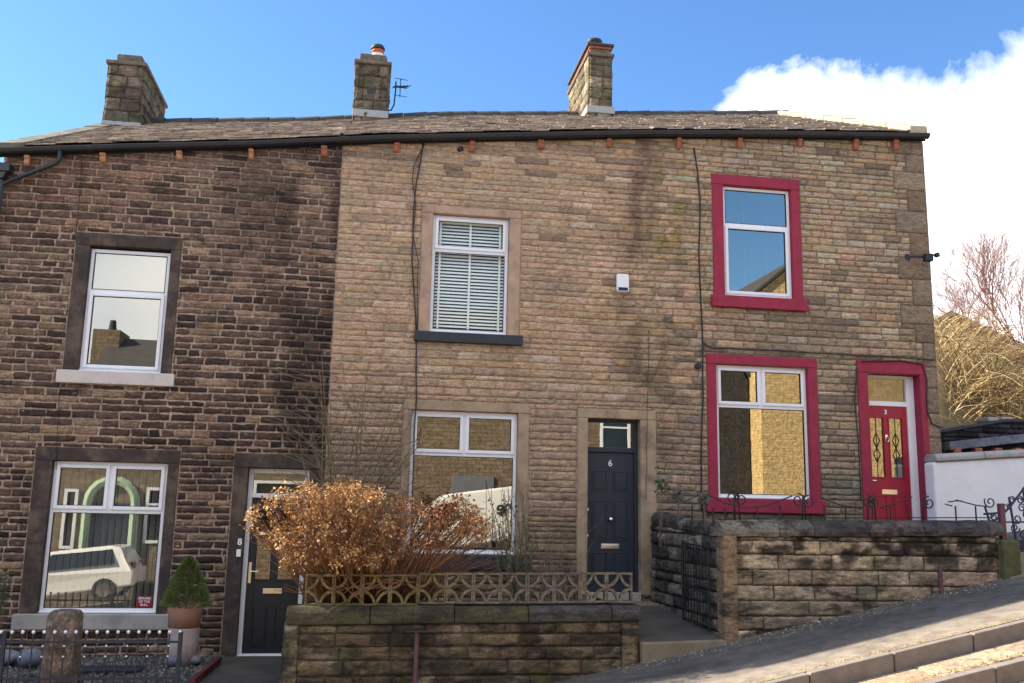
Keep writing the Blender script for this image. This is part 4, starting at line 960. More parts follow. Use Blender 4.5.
# right front wall, returning to the house along the passage
RW=root('garden_wall','taller rubble garden wall with rounded coping right of the passage','garden wall',(6.2,WY+.15,-.1))
rgr=random.Random(33); tR=lambda x:1.305+.018*(x-4.4)
base=lambda x:G(x,-2.5)-.10
s=Stones((0,WY,0),(1,0,0),(0,-1,0)); s.flat(4.45,8.06,base,tR,gm,[],.3)
s.courses(4.50,8.06,-.15,tR,(.12,.20),(.25,.8),gcol,[],rgr,base=base,**KG)
s.stone(8.06,8.12,.75,1.33,(.24,.2,.14),seed=2)
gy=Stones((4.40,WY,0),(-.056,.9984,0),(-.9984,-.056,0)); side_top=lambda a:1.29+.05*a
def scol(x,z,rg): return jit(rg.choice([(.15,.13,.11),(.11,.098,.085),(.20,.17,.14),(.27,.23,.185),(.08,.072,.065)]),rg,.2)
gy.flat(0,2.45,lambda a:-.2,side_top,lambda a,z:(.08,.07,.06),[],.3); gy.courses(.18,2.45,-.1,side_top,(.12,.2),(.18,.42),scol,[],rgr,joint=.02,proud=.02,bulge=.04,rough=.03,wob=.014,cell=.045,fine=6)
rs=Stones((8.12,WY,0),(0,1,0),(1,0,0)); rs.flat(0,.34,lambda a:.5,lambda a:1.34,gm,[],.3)
bk=Stones((0,WY+.34,0),(1,0,0),(0,1,0)); bk.flat(4.4,8.1,lambda a:.3,tR,gm,[],.5)
bk2=Stones((4.62,WY,0),(0,1,0),(1,0,0)); bk2.flat(.3,2.45,lambda a:.5,side_top,gm,[],.5)
merged([s,rs,bk],[0,0,1],'wall',M['garden_stone'],RW)
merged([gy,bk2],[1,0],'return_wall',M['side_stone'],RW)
for o_ in RW.children:
    if o_.name.startswith('wall'):
        stain(o_,lambda a: (ss(F3(a,5,8,1),.42,.58)*(.25+.75*ss(a[:,2],.75,1.15)),(.035,.032,.028))); stain(o_,lambda a: (ss(F3(a,6,9,4),.60,.72)*.5,(.45,.38,.28)))
gp=MB(); gp.box(4.365,4.54,WY-.06,WY+.20,-.05,1.32,(.30,.20,.12)); gp.obj('gatepost_slab',M['garden_stone'],RW,bevel=.02)
x=4.34
while x<8.13:
    L=rgr.uniform(.45,.95); b=min(x+L,8.15); 
    if 8.15-b<.2: b=8.15
    mb=MB(); z0=tR(x)+.004; dz=.018*(b-x); pr=[(WY-.05+p,z0+q) for p,q in ((0,0),(-.012,.05),(.0,.11),(.05,.165),(.15,.195),(.25,.18),(.36,.12),(.40,.04),(.40,0))]
    n=len(pr); vs=[]; m=5
    for i in range(m+1):
        xx=x+.004+(b-x-.008)*i/m
        vs+=[(xx,p+rgr.uniform(-.006,.006),q+dz*i/m+rgr.uniform(-.006,.006)) for p,q in pr]
    c=jit(rgr.choice([(.075,.072,.075),(.10,.09,.085),(.22,.18,.12),(.13,.12,.11)]),rgr,.15)
    if x<4.7: c=(.20,.18,.14)
    mb.add(vs,[tuple(range(n-1,-1,-1)),tuple(range(m*n,(m+1)*n))]+[(k*n+i,k*n+(i+1)%n,(k+1)*n+(i+1)%n,(k+1)*n+i) for k in range(m) for i in range(n)],c)
    mb.obj('coping_stone',M['side_stone'],RW,smooth=False); x=b
a=.30
while a<2.42:   # stones on edge along the return
    L=rgr.uniform(.10,.19); mb=MB(); z0=side_top(a)+.003; y0=WY+a; h=.15+rgr.uniform(-.02,.03)
    kx=.09-.056*a; pr=[(4.28+kx,z0),(4.275+kx,z0+h*.6),(4.33+kx,z0+h),(4.50+kx,z0+h*1.08),(4.62+kx,z0+h*.8),(4.66+kx,z0)]; n=6
    vs=[(p,y0+.006,q) for p,q in pr]+[(p+.01,y0+L-.006,q+.004) for p,q in pr]
    mb.add(vs,[tuple(range(n)),tuple(range(2*n-1,n-1,-1))]+[(i,i+n,(i+1)%n+n,(i+1)%n) for i in range(n)],jit(rgr.choice([(.07,.07,.08),(.12,.11,.10),(.17,.15,.12)]),rgr,.2))
    mb.obj('edge_coping',M['side_stone'],RW,bevel=.012); a+=L
# garden fills
box_obj('garden_bed',(-.72,3.26,-2.2,-.001,-1.2,.20),M['soil'],None,.0,kind='structure'); 
box_obj('garden_bed',(4.64,8.1,-2.17,-.001,-.6,1.12),M['soil'],None,.0,kind='structure')
# passage: rising flags between the walls
mb=MB(); 
rows=[(-2.5,.085),(-2.0,.13),(-1.4,.17),(-.8,.21),(-.3,.25),(0,.26)]
for (ya,za),(yb,zb) in zip(rows[:-1],rows[1:]):
    mb.add([(3.32,ya+.01,za),(4.40,ya+.01,za+.03),(4.40,yb-.006,zb+.03),(3.32,yb-.006,zb),(3.32,ya+.01,za-.4),(4.40,ya+.01,za-.4),(4.40,yb-.006,za-.4),(3.32,yb-.006,za-.4)],[(0,1,2,3),(4,5,1,0),(5,6,2,1),(6,7,3,2),(7,4,0,3)])
mb.obj('path',M['flag'],None,kind='structure',bevel=.01)
MB().box(3.32,4.36,-2.62,-2.505,-.35,.075,dz=.03).obj('kerb_step',M['step'],None,kind='structure',bevel=.015)
box_obj('door_step',(3.2,4.3,-.38,-.03,.0,.30),M['step'],D5,.015)
# right area floor beyond wall
MB().add([(8.12,-2.7,.86),(9.2,-2.7,1.08),(9.2,0.2,1.28),(8.12,0.2,1.20),(8.12,-2.7,.3),(9.2,-2.7,.3),(9.2,.2,.3),(8.12,.2,.3)],[(0,1,2,3),(4,5,1,0),(5,6,2,1),(7,4,0,3)]).obj('steps_path',M['step'],None,kind='structure')
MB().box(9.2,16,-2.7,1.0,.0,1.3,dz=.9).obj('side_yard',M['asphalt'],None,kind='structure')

# ------------------------------------------------------------------ ironwork
def T3(pts2,y): return [(p[0],y,p[1]) for p in pts2]
# passage gate folded back against the side wall
gt=root('garden_gate','narrow black iron gate folded open against the passage wall','gate',(4.26,-2.3,.1))
mb=MB(); gx=4.275; 
def gz(a,z): return z+.0*a
y0,y1=-2.28,-1.42
mb.tube([(gx,y0,.16),(gx,y0,1.20)],.014,6); mb.tube([(gx-.03,y1,.20),(gx-.03,y1,1.22)],.016,6)
for z in (.22,.62,1.17): mb.tube([(gx,y0,z),(gx-.03,y1,z+.02)],.011,6)
mb.obj('frame',M['iron'],gt); mb=MB()
for i in range(1,9):
    t=i/9; yy=y0+(y1-y0)*t; mb.tube([(gx-.03*t,yy,.22),(gx-.03*t,yy,1.18)],.007,5)
mb.obj('bars',M['iron'],gt)
# scrolled railing on the right wall
rl=root('wall_railing','rusty scrolled iron railing running along the rounded wall coping','railing',(6.2,WY+.12,1.5))
ry=WY+.13; rg=random.Random(5)
mb=MB()
def zt_(x): return tR(x)+.19
def P_(x,y): p=at(x,y,ry); return (p.x,p.z)
# bottom wire
mb.tube([(4.5,ry,zt_(4.5)+.035),(8.1,ry,zt_(8.1)+.04)],.007,5)
# swagged top rail in three bays, with scrolls where bays meet
bays=[((683,502),(699,495),(705,495)),((708,495),(725,503),(745,508),(765,506),(792,496)),((822,498),(840,505),(862,509)),((880,508),(905,500),(912,497)),((948,502),(955,501),(962,501)),((945,504),(952,506)),((956,500),(975,505),(990,507))]
for b in bays: mb.tube(T3([P_(*q) for q in b],ry),.009,6)
mb.obj('rail',M['iron'],rl)
mb=MB()
for xx in (692,703,713,725,735,757,780,824,845,872,890,908,955,975):
    p=P_(xx,500); zz=zt_(p[0]); mb=MB(); mb.tube([(p[0],ry,zz-.06),(p[0],ry,P_(xx,505+ (3 if xx%2 else 0)-(2 if xx>940 else 0))[1])],.010,6); mb.obj('upright',M['iron'],rl)
for (sx,sy,d) in ((732,497,-1),(741,499,1),(798,500,-1),(809,502,1),(868,502,-1),(874,502,1),(929,503,1)):
    p=P_(sx,sy); r=.085
    s_=MB(); s_.tube(T3(spiral(p[0],p[1],r,.025,90,1.4*d),ry),.009,6)
    s_.tube([(p[0]+d*r*.0,ry,p[1]+r),(p[0]-d*r*1.0,ry,p[1]+r*.6),(p[0]-d*r*1.15,ry,zt_(p[0])-.02)],.009,6)
    s_.obj('scroll',M['iron'],rl,smooth=True)
# leafy finials left of the bay
for sx,sy in ((678,495),(704,499)):
    p=P_(sx,sy); f=MB(); f.tube([(p[0],ry,zt_(p[0])-.05),(p[0],ry,p[1]+.02)],.011,6)
    for k in range(7):
        a=k*.9; f.lathe([(.004,-.04),(.03,-.01),(.032,.02),(.006,.045)],(p[0]+.05*math.cos(a),ry+.03*math.sin(a*2),p[1]+.05*math.sin(a)),6)
    f.obj('finial',M['green_iron'],rl)
# far right gate with raking top rail
fg=root('garden_gate','ornate dark blue iron gate of scrolls before the white wall','gate',(8.3,-2.35,.9))
fy=-2.3
def Q(x,y): p=at(x,y,fy); return (p.x,p.z)
mb=MB()
def ln(pts,r=.014): mb.tube(T3([Q(*q) for q in pts],fy),r,6)
ln([(992,522),(1000,517),(1010,507),(1024,488),(1045,462)]); ln([(1000,522),(1024,522),(1046,523)],.012)
ln([(985,507),(990,523)],.014); ln([(1009,497),(1018,552)],.015); ln([(1023,488),(1032,552)],.015); ln([(1002,524),(1006,540)],.012)
ln([(984,514),(999,513)],.016); ln([(1016,552),(1046,548)],.012); ln([(1018,550),(1030,524)],.008)
mb.obj('frame',M['blue_iron'],fg)
for sx,sy,r,d,a in ((990,502,.085,1,150),(1006,507,.05,-1,60),(1012,500,.05,1,0),(1020,500,.05,-1,90),(1022,508,.06,1,0),(1017,519,.07,1,180),(1015,528,.07,-1,0),(1027,515,.07,1,30),(1024,535,.07,1,0),(1023,547,.05,-1,0),(994,517,.05,1,90),(1035,500,.08,1,0)):
    p=Q(sx,sy); s_=MB(); s_.tube(T3(spiral(p[0],p[1],r,.018,a,1.3*d),fy),.009,6); s_.obj('scroll',M['blue_iron'],fg,smooth=True)
gp=root('gatepost','slim dark red iron gatepost strapped beside a mossy stone stub','gatepost',(8.16,-2.5,.9))
p0=at(1000,505,-2.45); p1=at(1003,574,-2.45); MB().box(p0.x-.035,p0.x+.035,-2.50,-2.43,p1.z,p0.z+.02).obj('post',M['purple'],gp,bevel=.006)
sm=MB(); p1=at(1001,582,-2.55); p2=at(1018,540,-2.55); sm.box(p1.x+.02,p2.x-.02,-2.62,-2.45,p1.z-.1,p2.z); sm.obj('stub',M['moss_wood'],gp,bevel=.03)
# T-shaped marker posts on the pavement
for (sx,sy,by_,ttop,lab) in ((417,632,-2.62,True,'short purple metal post with a flat top before the left wall'),(940,566,-2.62,False,'small bare purple post standing at the foot of the right wall')):
    p=at(sx,sy,by_); mb=MB(); mb.tube([(p.x,by_,G(p.x,by_)-.1),(p.x,by_,p.z)],.026,12); o=mb.obj('marker_post',M['purple'],None,label=lab,category='post')
    if ttop: 
        MB().box(p.x-.125,p.x+.125,by_-.06,by_+.06,p.z,p.z+.018).obj('top_plate',M['cowl'],o,bevel=.003)

# ------------------------------------------------------------------ front yard, lower left
YZ=-.45
MB().box(-8,-.79,-2.35,-.001,-2.6,YZ).obj('yard',M['flag'],None,kind='structure')
gv=MB(); rg=random.Random(17)
for _ in range(5200):
    x=rg.uniform(-5.6,-1.72); yy=rg.uniform(-2.2,-.05); s_=rg.uniform(.012,.028); c=jit(rg.choice([(.10,.105,.12),(.15,.15,.165),(.20,.18,.17),(.07,.07,.08),(.24,.22,.21)]),rg,.2)
    z=YZ+rg.uniform(-.004,.014); a=rg.uniform(0,6.3)
    ring_=[(x+s_*math.cos(a+k*1.257),yy+s_*.8*math.sin(a+k*1.257)*rg.uniform(.7,1.1),z) for k in range(5)]; up=[(x+s_*.55*math.cos(a+k*1.257),yy+s_*.45*math.sin(a+k*1.257),z+s_*.8) for k in range(5)]
    gv.add(ring_+up,[(k,(k+1)%5,(k+1)%5+5,k+5) for k in range(5)]+[(5,6,7,8,9)],c)
gv.obj('gravel',M['gravel'],None,kind='stuff',label='blue grey gravel covering the front yard under the window',category='gravel')
# dwarf wall under the railing
dwf=root('dwarf_wall','low dark stone wall carrying the ball topped railing','wall',(-3.8,-2.2,-1.8))
s=Stones((0,-2.34,0),(1,0,0),(0,-1,0)); s.flat(-7.5,-1.75,lambda a:-2.5,lambda a:-.52,gm,[],.4); s.courses(-7.5,-1.75,-2.5,lambda a:-.52,(.15,.2),(.3,.6),gcolL,[],rg,**KG); merged([s],[0],'wall',M['garden_stone'],dwf)
box_obj('coping',(-7.5,-1.73,-2.37,-2.05,-.518,-.44),M['flag'],dwf,.01)
fl=root('ball_top_railing','low dark grey railing with small white ball finials before the left house','railing',(-3.8,-2.2,-.44))
fy=-2.2; p=at(182,631,fy); rx1=p.x; pl=at(4,640,fy); rx0=pl.x-1.8; ztop=at(90,632,fy).z; zmid=at(90,642,fy).z
for xx in (rx1-.01,pl.x): MB().box(xx-.022,xx+.022,fy-.022,fy+.022,-.44,ztop+.0).obj('post',M['rail_iron'],fl,bevel=.004)
mb=MB(); mb.box(rx0,rx1,fy-.008,fy+.008,zmid-.012,zmid+.012); mb.box(rx0,rx1,fy-.008,fy+.008,-.36,-.335); mb.obj('rails',M['rail_iron'],fl)
sp=(at(102,631,fy).x-at(91.5,631,fy).x); xx=rx1-.02; i=0
bars=MB(); 
while xx>rx0:
    bars.tube([(xx,fy,-.42),(xx,fy,ztop-.02)],.008,6); 
    b=MB(); b.lathe([(.004,-.020),(.014,-.014),(.020,0),(.014,.014),(.004,.020)],(xx,fy,ztop),10); b.obj('finial',M['white_plastic'],fl,smooth=True)
    if i%2:
        for zz in (.24,.42): b=MB(); b.lathe([(.004,-.014),(.014,0),(.004,.014)],(xx,fy,ztop-zz*.62),8); b.obj('collar_ball',M['white_plastic'],fl,smooth=True)
    xx-=sp; i+=1
bars.obj('bars',M['rail_iron'],fl)
# old stone post
sp_=MB(); rg=random.Random(4); py=-1.95; pa=at(62,608,py); w0,w1=at(79,640,py).x-at(45,640,py).x,0; xc=at(62,650,py).x
n=10; vs=[]; L=9
for i in range(L+1):
    t=i/L; z=-.47+(pa.z+.47)*t; rw=.225*(1-.16*t); 
    for k in range(n):
        a=2*math.pi*k/n; sq=1/max(abs(math.cos(a)),abs(math.sin(a)))**.75
        q=.78+.44*n2(k*3.1+i*.7,i*.9,1.3,k); vs.append((xc+.012*t+rw*.95*math.cos(a)*sq*q,py+.8*rw*math.sin(a)*sq*q,z+rg.uniform(-.01,.01)))
sp_.add(vs,[(i*n+k,i*n+(k+1)%n,(i+1)*n+(k+1)%n,(i+1)*n+k) for i in range(L) for k in range(n)]+[tuple(range(L*n,L*n+n))])
o=sp_.obj('stone_post',M['lichen_post'],None,label='rough lichened standing stone post behind the ball topped railing',category='stone post'); 
m_=o.modifiers.new('s','SUBSURF'); m_.levels=m_.render_levels=1
# planter with clipped conifer
pY=-.75; pc=at(186,604,pY); base=-.44; hgt=pc.z-base
pot=root('planter','tall two-tone terracotta planter standing on gravel by the lower left window','planter',(pc.x,pY,base))
r_=(at(203,610,pY).x-at(168,610,pY).x)/2
MB().lathe([(r_*.80,0),(r_*.84,hgt*.3),(r_*.90,hgt*.60),(r_*.91,hgt*.62)],(pc.x,pY,base),28).obj('lower_body',M['limed'],pot,smooth=True)
MB().lathe([(r_*.915,hgt*.62),(r_*.96,hgt*.9),(r_*1.0,hgt*.93),(r_*1.0,hgt),(r_*.9,hgt),(r_*.88,hgt*.93),(.01,hgt*.92)],(pc.x,pY,base),28).obj('rim',M['terracotta'],pot,smooth=True)
cf=root('dwarf_conifer','small dense cone shaped conifer growing in the terracotta planter','conifer',(pc.x,pY,pc.z-.05))
ct=at(186,555,pY).z; mb=MB(); mb.tube([(pc.x,pY,pc.z-.08),(pc.x,pY,ct-.1)],.02,6); mb.obj('trunk',M['bark'],cf)
mb=MB(); rg=random.Random(9); hh=ct-pc.z+.0; rm=(at(211,590,pY).x-at(163,590,pY).x)/2
for _ in range(7000):
    t=rg.random()**1.2; prof=rm*(1-t)**.62*min(1,.80+3*t)*(.9+.25*n2(t*6,1.0,1.0,4)) ; a=rg.uniform(0,6.283); q=.55+.5*rg.random()**.5; q*=.9+.25*n2(a*1.3,t*5,1.6)
    c=Vector((pc.x+prof*q*math.cos(a),pY+prof*q*math.sin(a),pc.z-.03+hh*t+rg.uniform(-.015,.015)))
    d=Vector((math.cos(a),math.sin(a),rg.uniform(.4,1.6))).normalized(); s_=rg.uniform(.014,.03); u=d.cross(Vector((rg.uniform(-1,1),rg.uniform(-1,1),rg.uniform(-1,1)))).normalized()*s_*.35
    mb.add([c-u,c+u,c+d*s_+u*.3,c+d*s_-u*.3],[(0,1,2,3)])
mb.obj('foliage',M['conifer'],cf)
# drain grate, boulders, timber edge, driftwood
gr=MB(); ga=at(78,668,-1.2); gx0,gx1=at(78,668,-1.2).x,at(142,668,-1.2).x; z=-.41
ring(gr,0,0,0,0,0,0,0) if False else None
gr.box(gx0,gx1,-1.40,-1.37,z,z+.02); gr.box(gx0,gx1,-1.08,-1.05,z,z+.02)
for i in range(17): 
    xx=gx0+(gx1-gx0)*(i+.5)/17; gr.add([(xx-.012,-1.37,z),(xx+.012,-1.37,z),(xx+.06,-1.08,z),(xx+.036,-1.08,z),(xx-.012,-1.37,z+.018),(xx+.012,-1.37,z+.018),(xx+.06,-1.08,z+.018),(xx+.036,-1.08,z+.018)],[(4,5,6,7),(0,1,5,4),(1,2,6,5),(2,3,7,6),(3,0,4,7)])
gr.obj('drain_grate',M['rail_iron'],None,label='slanted bar metal grate lying on gravel under the window',category='grate')
def boulder(name,x,y,Y,r,mat,label,sq=.7,seed=1):
    p=at(x,y,Y); mb=MB(); n=12; vs=[]; L=7
    for i in range(L+1):
        th=math.pi*i/L
        for k in range(n):
            a=2*math.pi*k/n; q=.8+.4*n2(math.cos(a)*1.5+seed,math.sin(a)*1.5+i*.4,1.3,seed); vs.append((p.x+r*q*math.sin(th)*math.cos(a),Y+r*.8*q*math.sin(th)*math.sin(a),-.43+r*sq*q*(1-math.cos(th))*1.0))
    mb.add(vs,[(i*n+k,(i+1)*n+k,(i+1)*n+(k+1)%n,i*n+(k+1)%n) for i in range(L) for k in range(n)]); mb.obj(name,M[mat],None,smooth=True,label=label,category='rock',group='rocks lying in the front yard')
M['bluestone']=plain('blue_grey_rock',(.14,.15,.19),.85,.3,0,.35,9,.6,.01,(6,.5,.6,(.27,.27,.30)))
boulder('boulder',30,655,-.95,.15,'bluestone','rounded blue grey rock left of the old stone post',.75,2)
boulder('boulder',7,640,-.8,.19,'bluestone','flat slab rock at the far left behind the railing',.5,5)
boulder('boulder',172,663,-.95,.09,'bluestone','small grey rock at the foot of the terracotta planter',.7,8)
boulder('boulder',195,660,-.8,.10,'bluestone','small dark rock right of the terracotta planter',.6,11)
dw=MB(); p=at(204,647,-.8); 
for k in range(5): a=k*.5; dw.tube([(p.x-.12+.02*k,-.8+.02*k,-.40+.03*k),(p.x-.02,-.82+.01*k,-.33+.02*k),(p.x+.13,-.85-.02*k,-.28+.012*k)],.022,7,r1=.012)
dw.obj('driftwood',M['step'],None,label='pale driftwood piece resting beside the planter by the black door',category='driftwood')
e0=at(216,660,-.9); e1=at(196,683,-1.9); mb=MB(); d=.03
mb.add([(e0.x-d,-.6,-.45),(e0.x+d,-.6,-.45),(e1.x+d,-2.2,-.45),(e1.x-d,-2.2,-.45),(e0.x-d,-.6,-.36),(e0.x+d,-.6,-.36),(e1.x+d,-2.2,-.36),(e1.x-d,-2.2,-.36)],[(4,5,6,7),(0,1,5,4),(1,2,6,5),(2,3,7,6),(3,0,4,7)])
mb.obj('timber_edging',M['red_edge'],None,label='dull red timber board edging the gravel beside the door path',category='edging',bevel=.004)

# ------------------------------------------------------------------ plants
def limb(mb,p,d,L,r,rg,depth,spread=.5,up=.15,n=4,kids=(2,3),col=None,tips=None,seg=3,curve=.12,shrink=.68):
    pts=[p]; q=p.copy(); dd=d.normalized()
    for i in range(seg):
        dd=(dd+Vector((rg.uniform(-1,1),rg.uniform(-1,1),rg.uniform(-1,1)))*curve+Vector((0,0,up*.3))).normalized(); q=q+dd*(L/seg); pts.append(q.copy())
    mb.tube(pts,r,n,col,r1=r*.6,cap=False)
    if depth<=0:
        if tips is not None: tips.append((q,dd))
        return
    for k in range(rg.randint(*kids)):
        t=rg.uniform(.35,1); i=min(seg-1,int(t*seg)); b=pts[i].lerp(pts[i+1],t*seg-i) if k else q
        nd=(dd+Vector((rg.uniform(-1,1),rg.uniform(-1,1),rg.uniform(-.6,1)))*spread).normalized()
        limb(mb,b,nd,L*shrink*rg.uniform(.75,1.2),r*.6,rg,depth-1,spread,up,n,kids,col,tips,seg,curve,shrink)
def leaf(mb,c,d,s,rg,col,curl=.4):
    d=d.normalized(); u=d.cross(Vector((rg.uniform(-1,1),rg.uniform(-1,1),rg.uniform(-1,1)))); u=u.normalized() if u.length>1e-4 else Vector((1,0,0)); nrm=d.cross(u)
    a=c; b=c+d*s*.5+u*s*.32+nrm*s*curl*rg.uniform(-.5,1); e=c+d*s*.5-u*s*.32+nrm*s*curl*rg.uniform(-.5,1); f=c+d*s+nrm*s*curl*rg.uniform(-1,1); m=c+d*s*.5
    mb.add([a,b,f,e,m],[(0,1,4),(1,2,4),(2,3,4),(3,0,4)],col)
# dried hydrangea, rust-brown, leaning over the screen blocks
hy=root('dried_shrub','sprawling dried shrub of rust brown leaves spilling above the screen blocks','shrub',(.1,-1.75,.2))
rg=random.Random(12); st_=MB(); lf=MB()
DC=[(.60,.34,.14),(.70,.43,.19),(.44,.22,.09),(.80,.56,.29),(.22,.12,.065),(.50,.31,.16),(.15,.085,.05)]
def target(px_,py_,Y): return at(px_,py_,Y)
cl=[]; DR=[(.46,.25,.12),(.34,.16,.08),(.52,.30,.16),(.22,.10,.06),(.36,.18,.10)]
def topline(x): return float(np.interp(x,[243,262,280,300,330,360,390,410,440,462,480,490],[520,504,494,489,487,486,492,497,494,500,516,528]))
for _ in range(340):
    x=rg.uniform(250,488) if rg.random()<.6 else rg.gauss(338,40)
    x=min(486,max(246,x)); tl=topline(x)
    low=565 if 280<x<440 else (545 if x<280 else 540)
    y=tl+(low-tl)*(rg.random()**1.35)
    cl.append((x,y,rg.uniform(-3.0,-1.9) if x<400 else rg.uniform(-3.0,-1.7)))
for x,y,Y in cl:
    if (x<272 and rg.random()<.6): continue
    p=target(x,y,Y); bx=.1+(p.x-.1)*.35+rg.uniform(-.15,.15); b=Vector((bx,-1.8+rg.uniform(-.2,.2),.22))
    mid=b.lerp(p,.55)+Vector((rg.uniform(-.08,.08)-(p.x-bx)*.08,rg.uniform(-.05,.05),.06)); st_.tube([b,mid,p],.008,4,r1=.003,cap=False)
    if x>395: c0_=DR  # right-hand leaves darker, left ones sun-bright: light put into the leaf colours
    else: c0_=DC
    for _k in range(2):
        e=p+Vector((rg.uniform(-.14,.14),rg.uniform(-.12,.12),rg.uniform(-.1,.12))); st_.tube([mid.lerp(p,rg.uniform(.3,.8)),e],.0035,3,r1=.0015,cap=False)
    n_=rg.randint(18,52); R_=rg.uniform(.04,.14)
    c0=rg.choice(c0_)
    for _k in range(n_):
        d=Vector((rg.gauss(0,1),rg.gauss(0,1),rg.gauss(.15,1))).normalized(); leaf(lf,p+d*R_*rg.uniform(.3,1),(d+Vector((0,0,-.5))),rg.choice((rg.uniform(.014,.03),rg.uniform(.022,.05))),rg,jit(mixt(c0,rg.choice(c0_),.5),rg,.2),.7)
# reddish stems below, leaning both ways
for _ in range(210):
    b=Vector((rg.uniform(-.35,.95),rg.uniform(-2.1,-1.5),.2)); p=at(rg.uniform(262,500),rg.uniform(515,590),rg.uniform(-2.35,-1.4)); m1=b.lerp(p,.5)+Vector((rg.uniform(-.2,.2),rg.uniform(-.06,.06),rg.uniform(-.03,.16)))
    st_.tube([b,m1,p,p+Vector((rg.uniform(-.12,.12),rg.uniform(-.05,.05),rg.uniform(-.1,.14)))],.006,4,r1=.002,cap=False)
for _ in range(9):   # a few pale stems hanging over the blocks
    b=at(rg.uniform(310,440),585,-2.25); p=at(rg.uniform(320,400)+rg.uniform(-10,10),rg.uniform(590,612),-2.58); st_.tube([b,(b+p)/2+Vector((0,-.05,.1)),p],.006,4,r1=.003)
st_.obj('stems',M['redtwig'],hy); lf.obj('dried_leaves',M['dryleaf'],hy)
# bare shrub fanned against the wall
bs=root('bare_shrub','leafless twiggy shrub fanned up the wall behind the rust brown shrub','shrub',(-.2,-.7,.2))
mb=MB(); rg=random.Random(30)
for i in range(20):
    tx=rg.uniform(285,440); ty=rg.choice([rg.uniform(345,400),rg.uniform(380,460)]) if 300<tx<420 else rg.uniform(400,470); b=Vector((-.25+rg.uniform(-.2,.25),-.7+rg.uniform(-.1,.1),.2)); p=at(tx,ty,-.35+rg.uniform(-.3,.1))
    m1=b.lerp(p,.4)+Vector((rg.uniform(-.05,.05)-(p.x-b.x)*.12,0,.12)); m2=b.lerp(p,.75)+Vector((rg.uniform(-.06,.06)-(p.x-b.x)*.05,0,.05))
    mb.tube([b,m1,m2,p],.011,4,r1=.004,cap=False)
    for k in range(5):
        q=m1.lerp(p,rg.uniform(.0,.9)); limb(mb,q,Vector((rg.uniform(-1.3,1.3),rg.uniform(-.3,.2),rg.uniform(.1,1.0))),rg.uniform(.3,.7),.006,rg,1,.6,.1,3,(1,3))
mb.obj('stems',M['twig'],bs)
bs2=root('bare_shrub','thin upright twigs with few green leaves right of the lower middle window','shrub',(2.6,-.9,.2))
mb=MB(); lf2=MB()
for i in range(60):
    tx=rg.uniform(492,585); ty=rg.uniform(470,560) if tx<530 else rg.uniform(520,575); p=at(tx,ty,-.4+rg.uniform(-.7,.2)); b=Vector((p.x*.6+1.0+rg.uniform(-.2,.2),-.8+rg.uniform(-.3,.3),.2))
    mb.tube([b,b.lerp(p,.5)+Vector((rg.uniform(-.06,.06),0,.05)),p],.008,4,r1=.003,cap=False)
    for k in range(3): limb(mb,b.lerp(p,rg.uniform(.4,.9)),Vector((rg.uniform(-1,1),rg.uniform(-.3,.3),rg.uniform(.1,1))),rg.uniform(.1,.3),.003,rg,1,.5,.1,3,(1,2))
    if tx<535:
        for k in range(14): q=b.lerp(p,rg.uniform(.2,.9)); leaf(lf2,q+Vector((rg.uniform(-.05,.05),rg.uniform(-.05,.05),rg.uniform(-.05,.05))),Vector((rg.uniform(-1,1),rg.uniform(-1,1),rg.uniform(0,1))),rg.uniform(.025,.05),rg,(.1,.12,.05))
mb.obj('stems',M['twig'],bs2); lf2.obj('leaves',M['leaf'],bs2)
def smallplant(name,label,x,y,Y,zb,w,h,n,mat='leaf',seed=1):
    rg=random.Random(seed); c=at(x,y,Y); r=root(name,label,'plant',(c.x,Y,zb)); a=MB(); b=MB()
    for i in range(n):
        p=c+Vector((rg.uniform(-w,w),rg.uniform(-w,w)*.6,rg.uniform(-h,h))); a.tube([(c.x+rg.uniform(-.04,.04),Y,zb),p],.004,4,r1=.002)
        for k in range(9): leaf(b,p+Vector((rg.uniform(-.04,.04),rg.uniform(-.04,.04),rg.uniform(-.05,.05))),Vector((rg.uniform(-1,1),rg.uniform(-1,1),rg.uniform(-.2,1))),rg.uniform(.03,.06),rg,(.1,.12,.05))
    a.obj('stems',M['twig'],r); b.obj('leaves',M[mat],r)
smallplant('garden_plant','green leafy sprig above the passage wall by the navy door',661,480,-.5,1.1,.10,.16,10,seed=3)
smallplant('garden_plant','dark green plant against the blackened wall at the far left edge',3,588,-.5,-.45,.08,.25,14,seed=5)

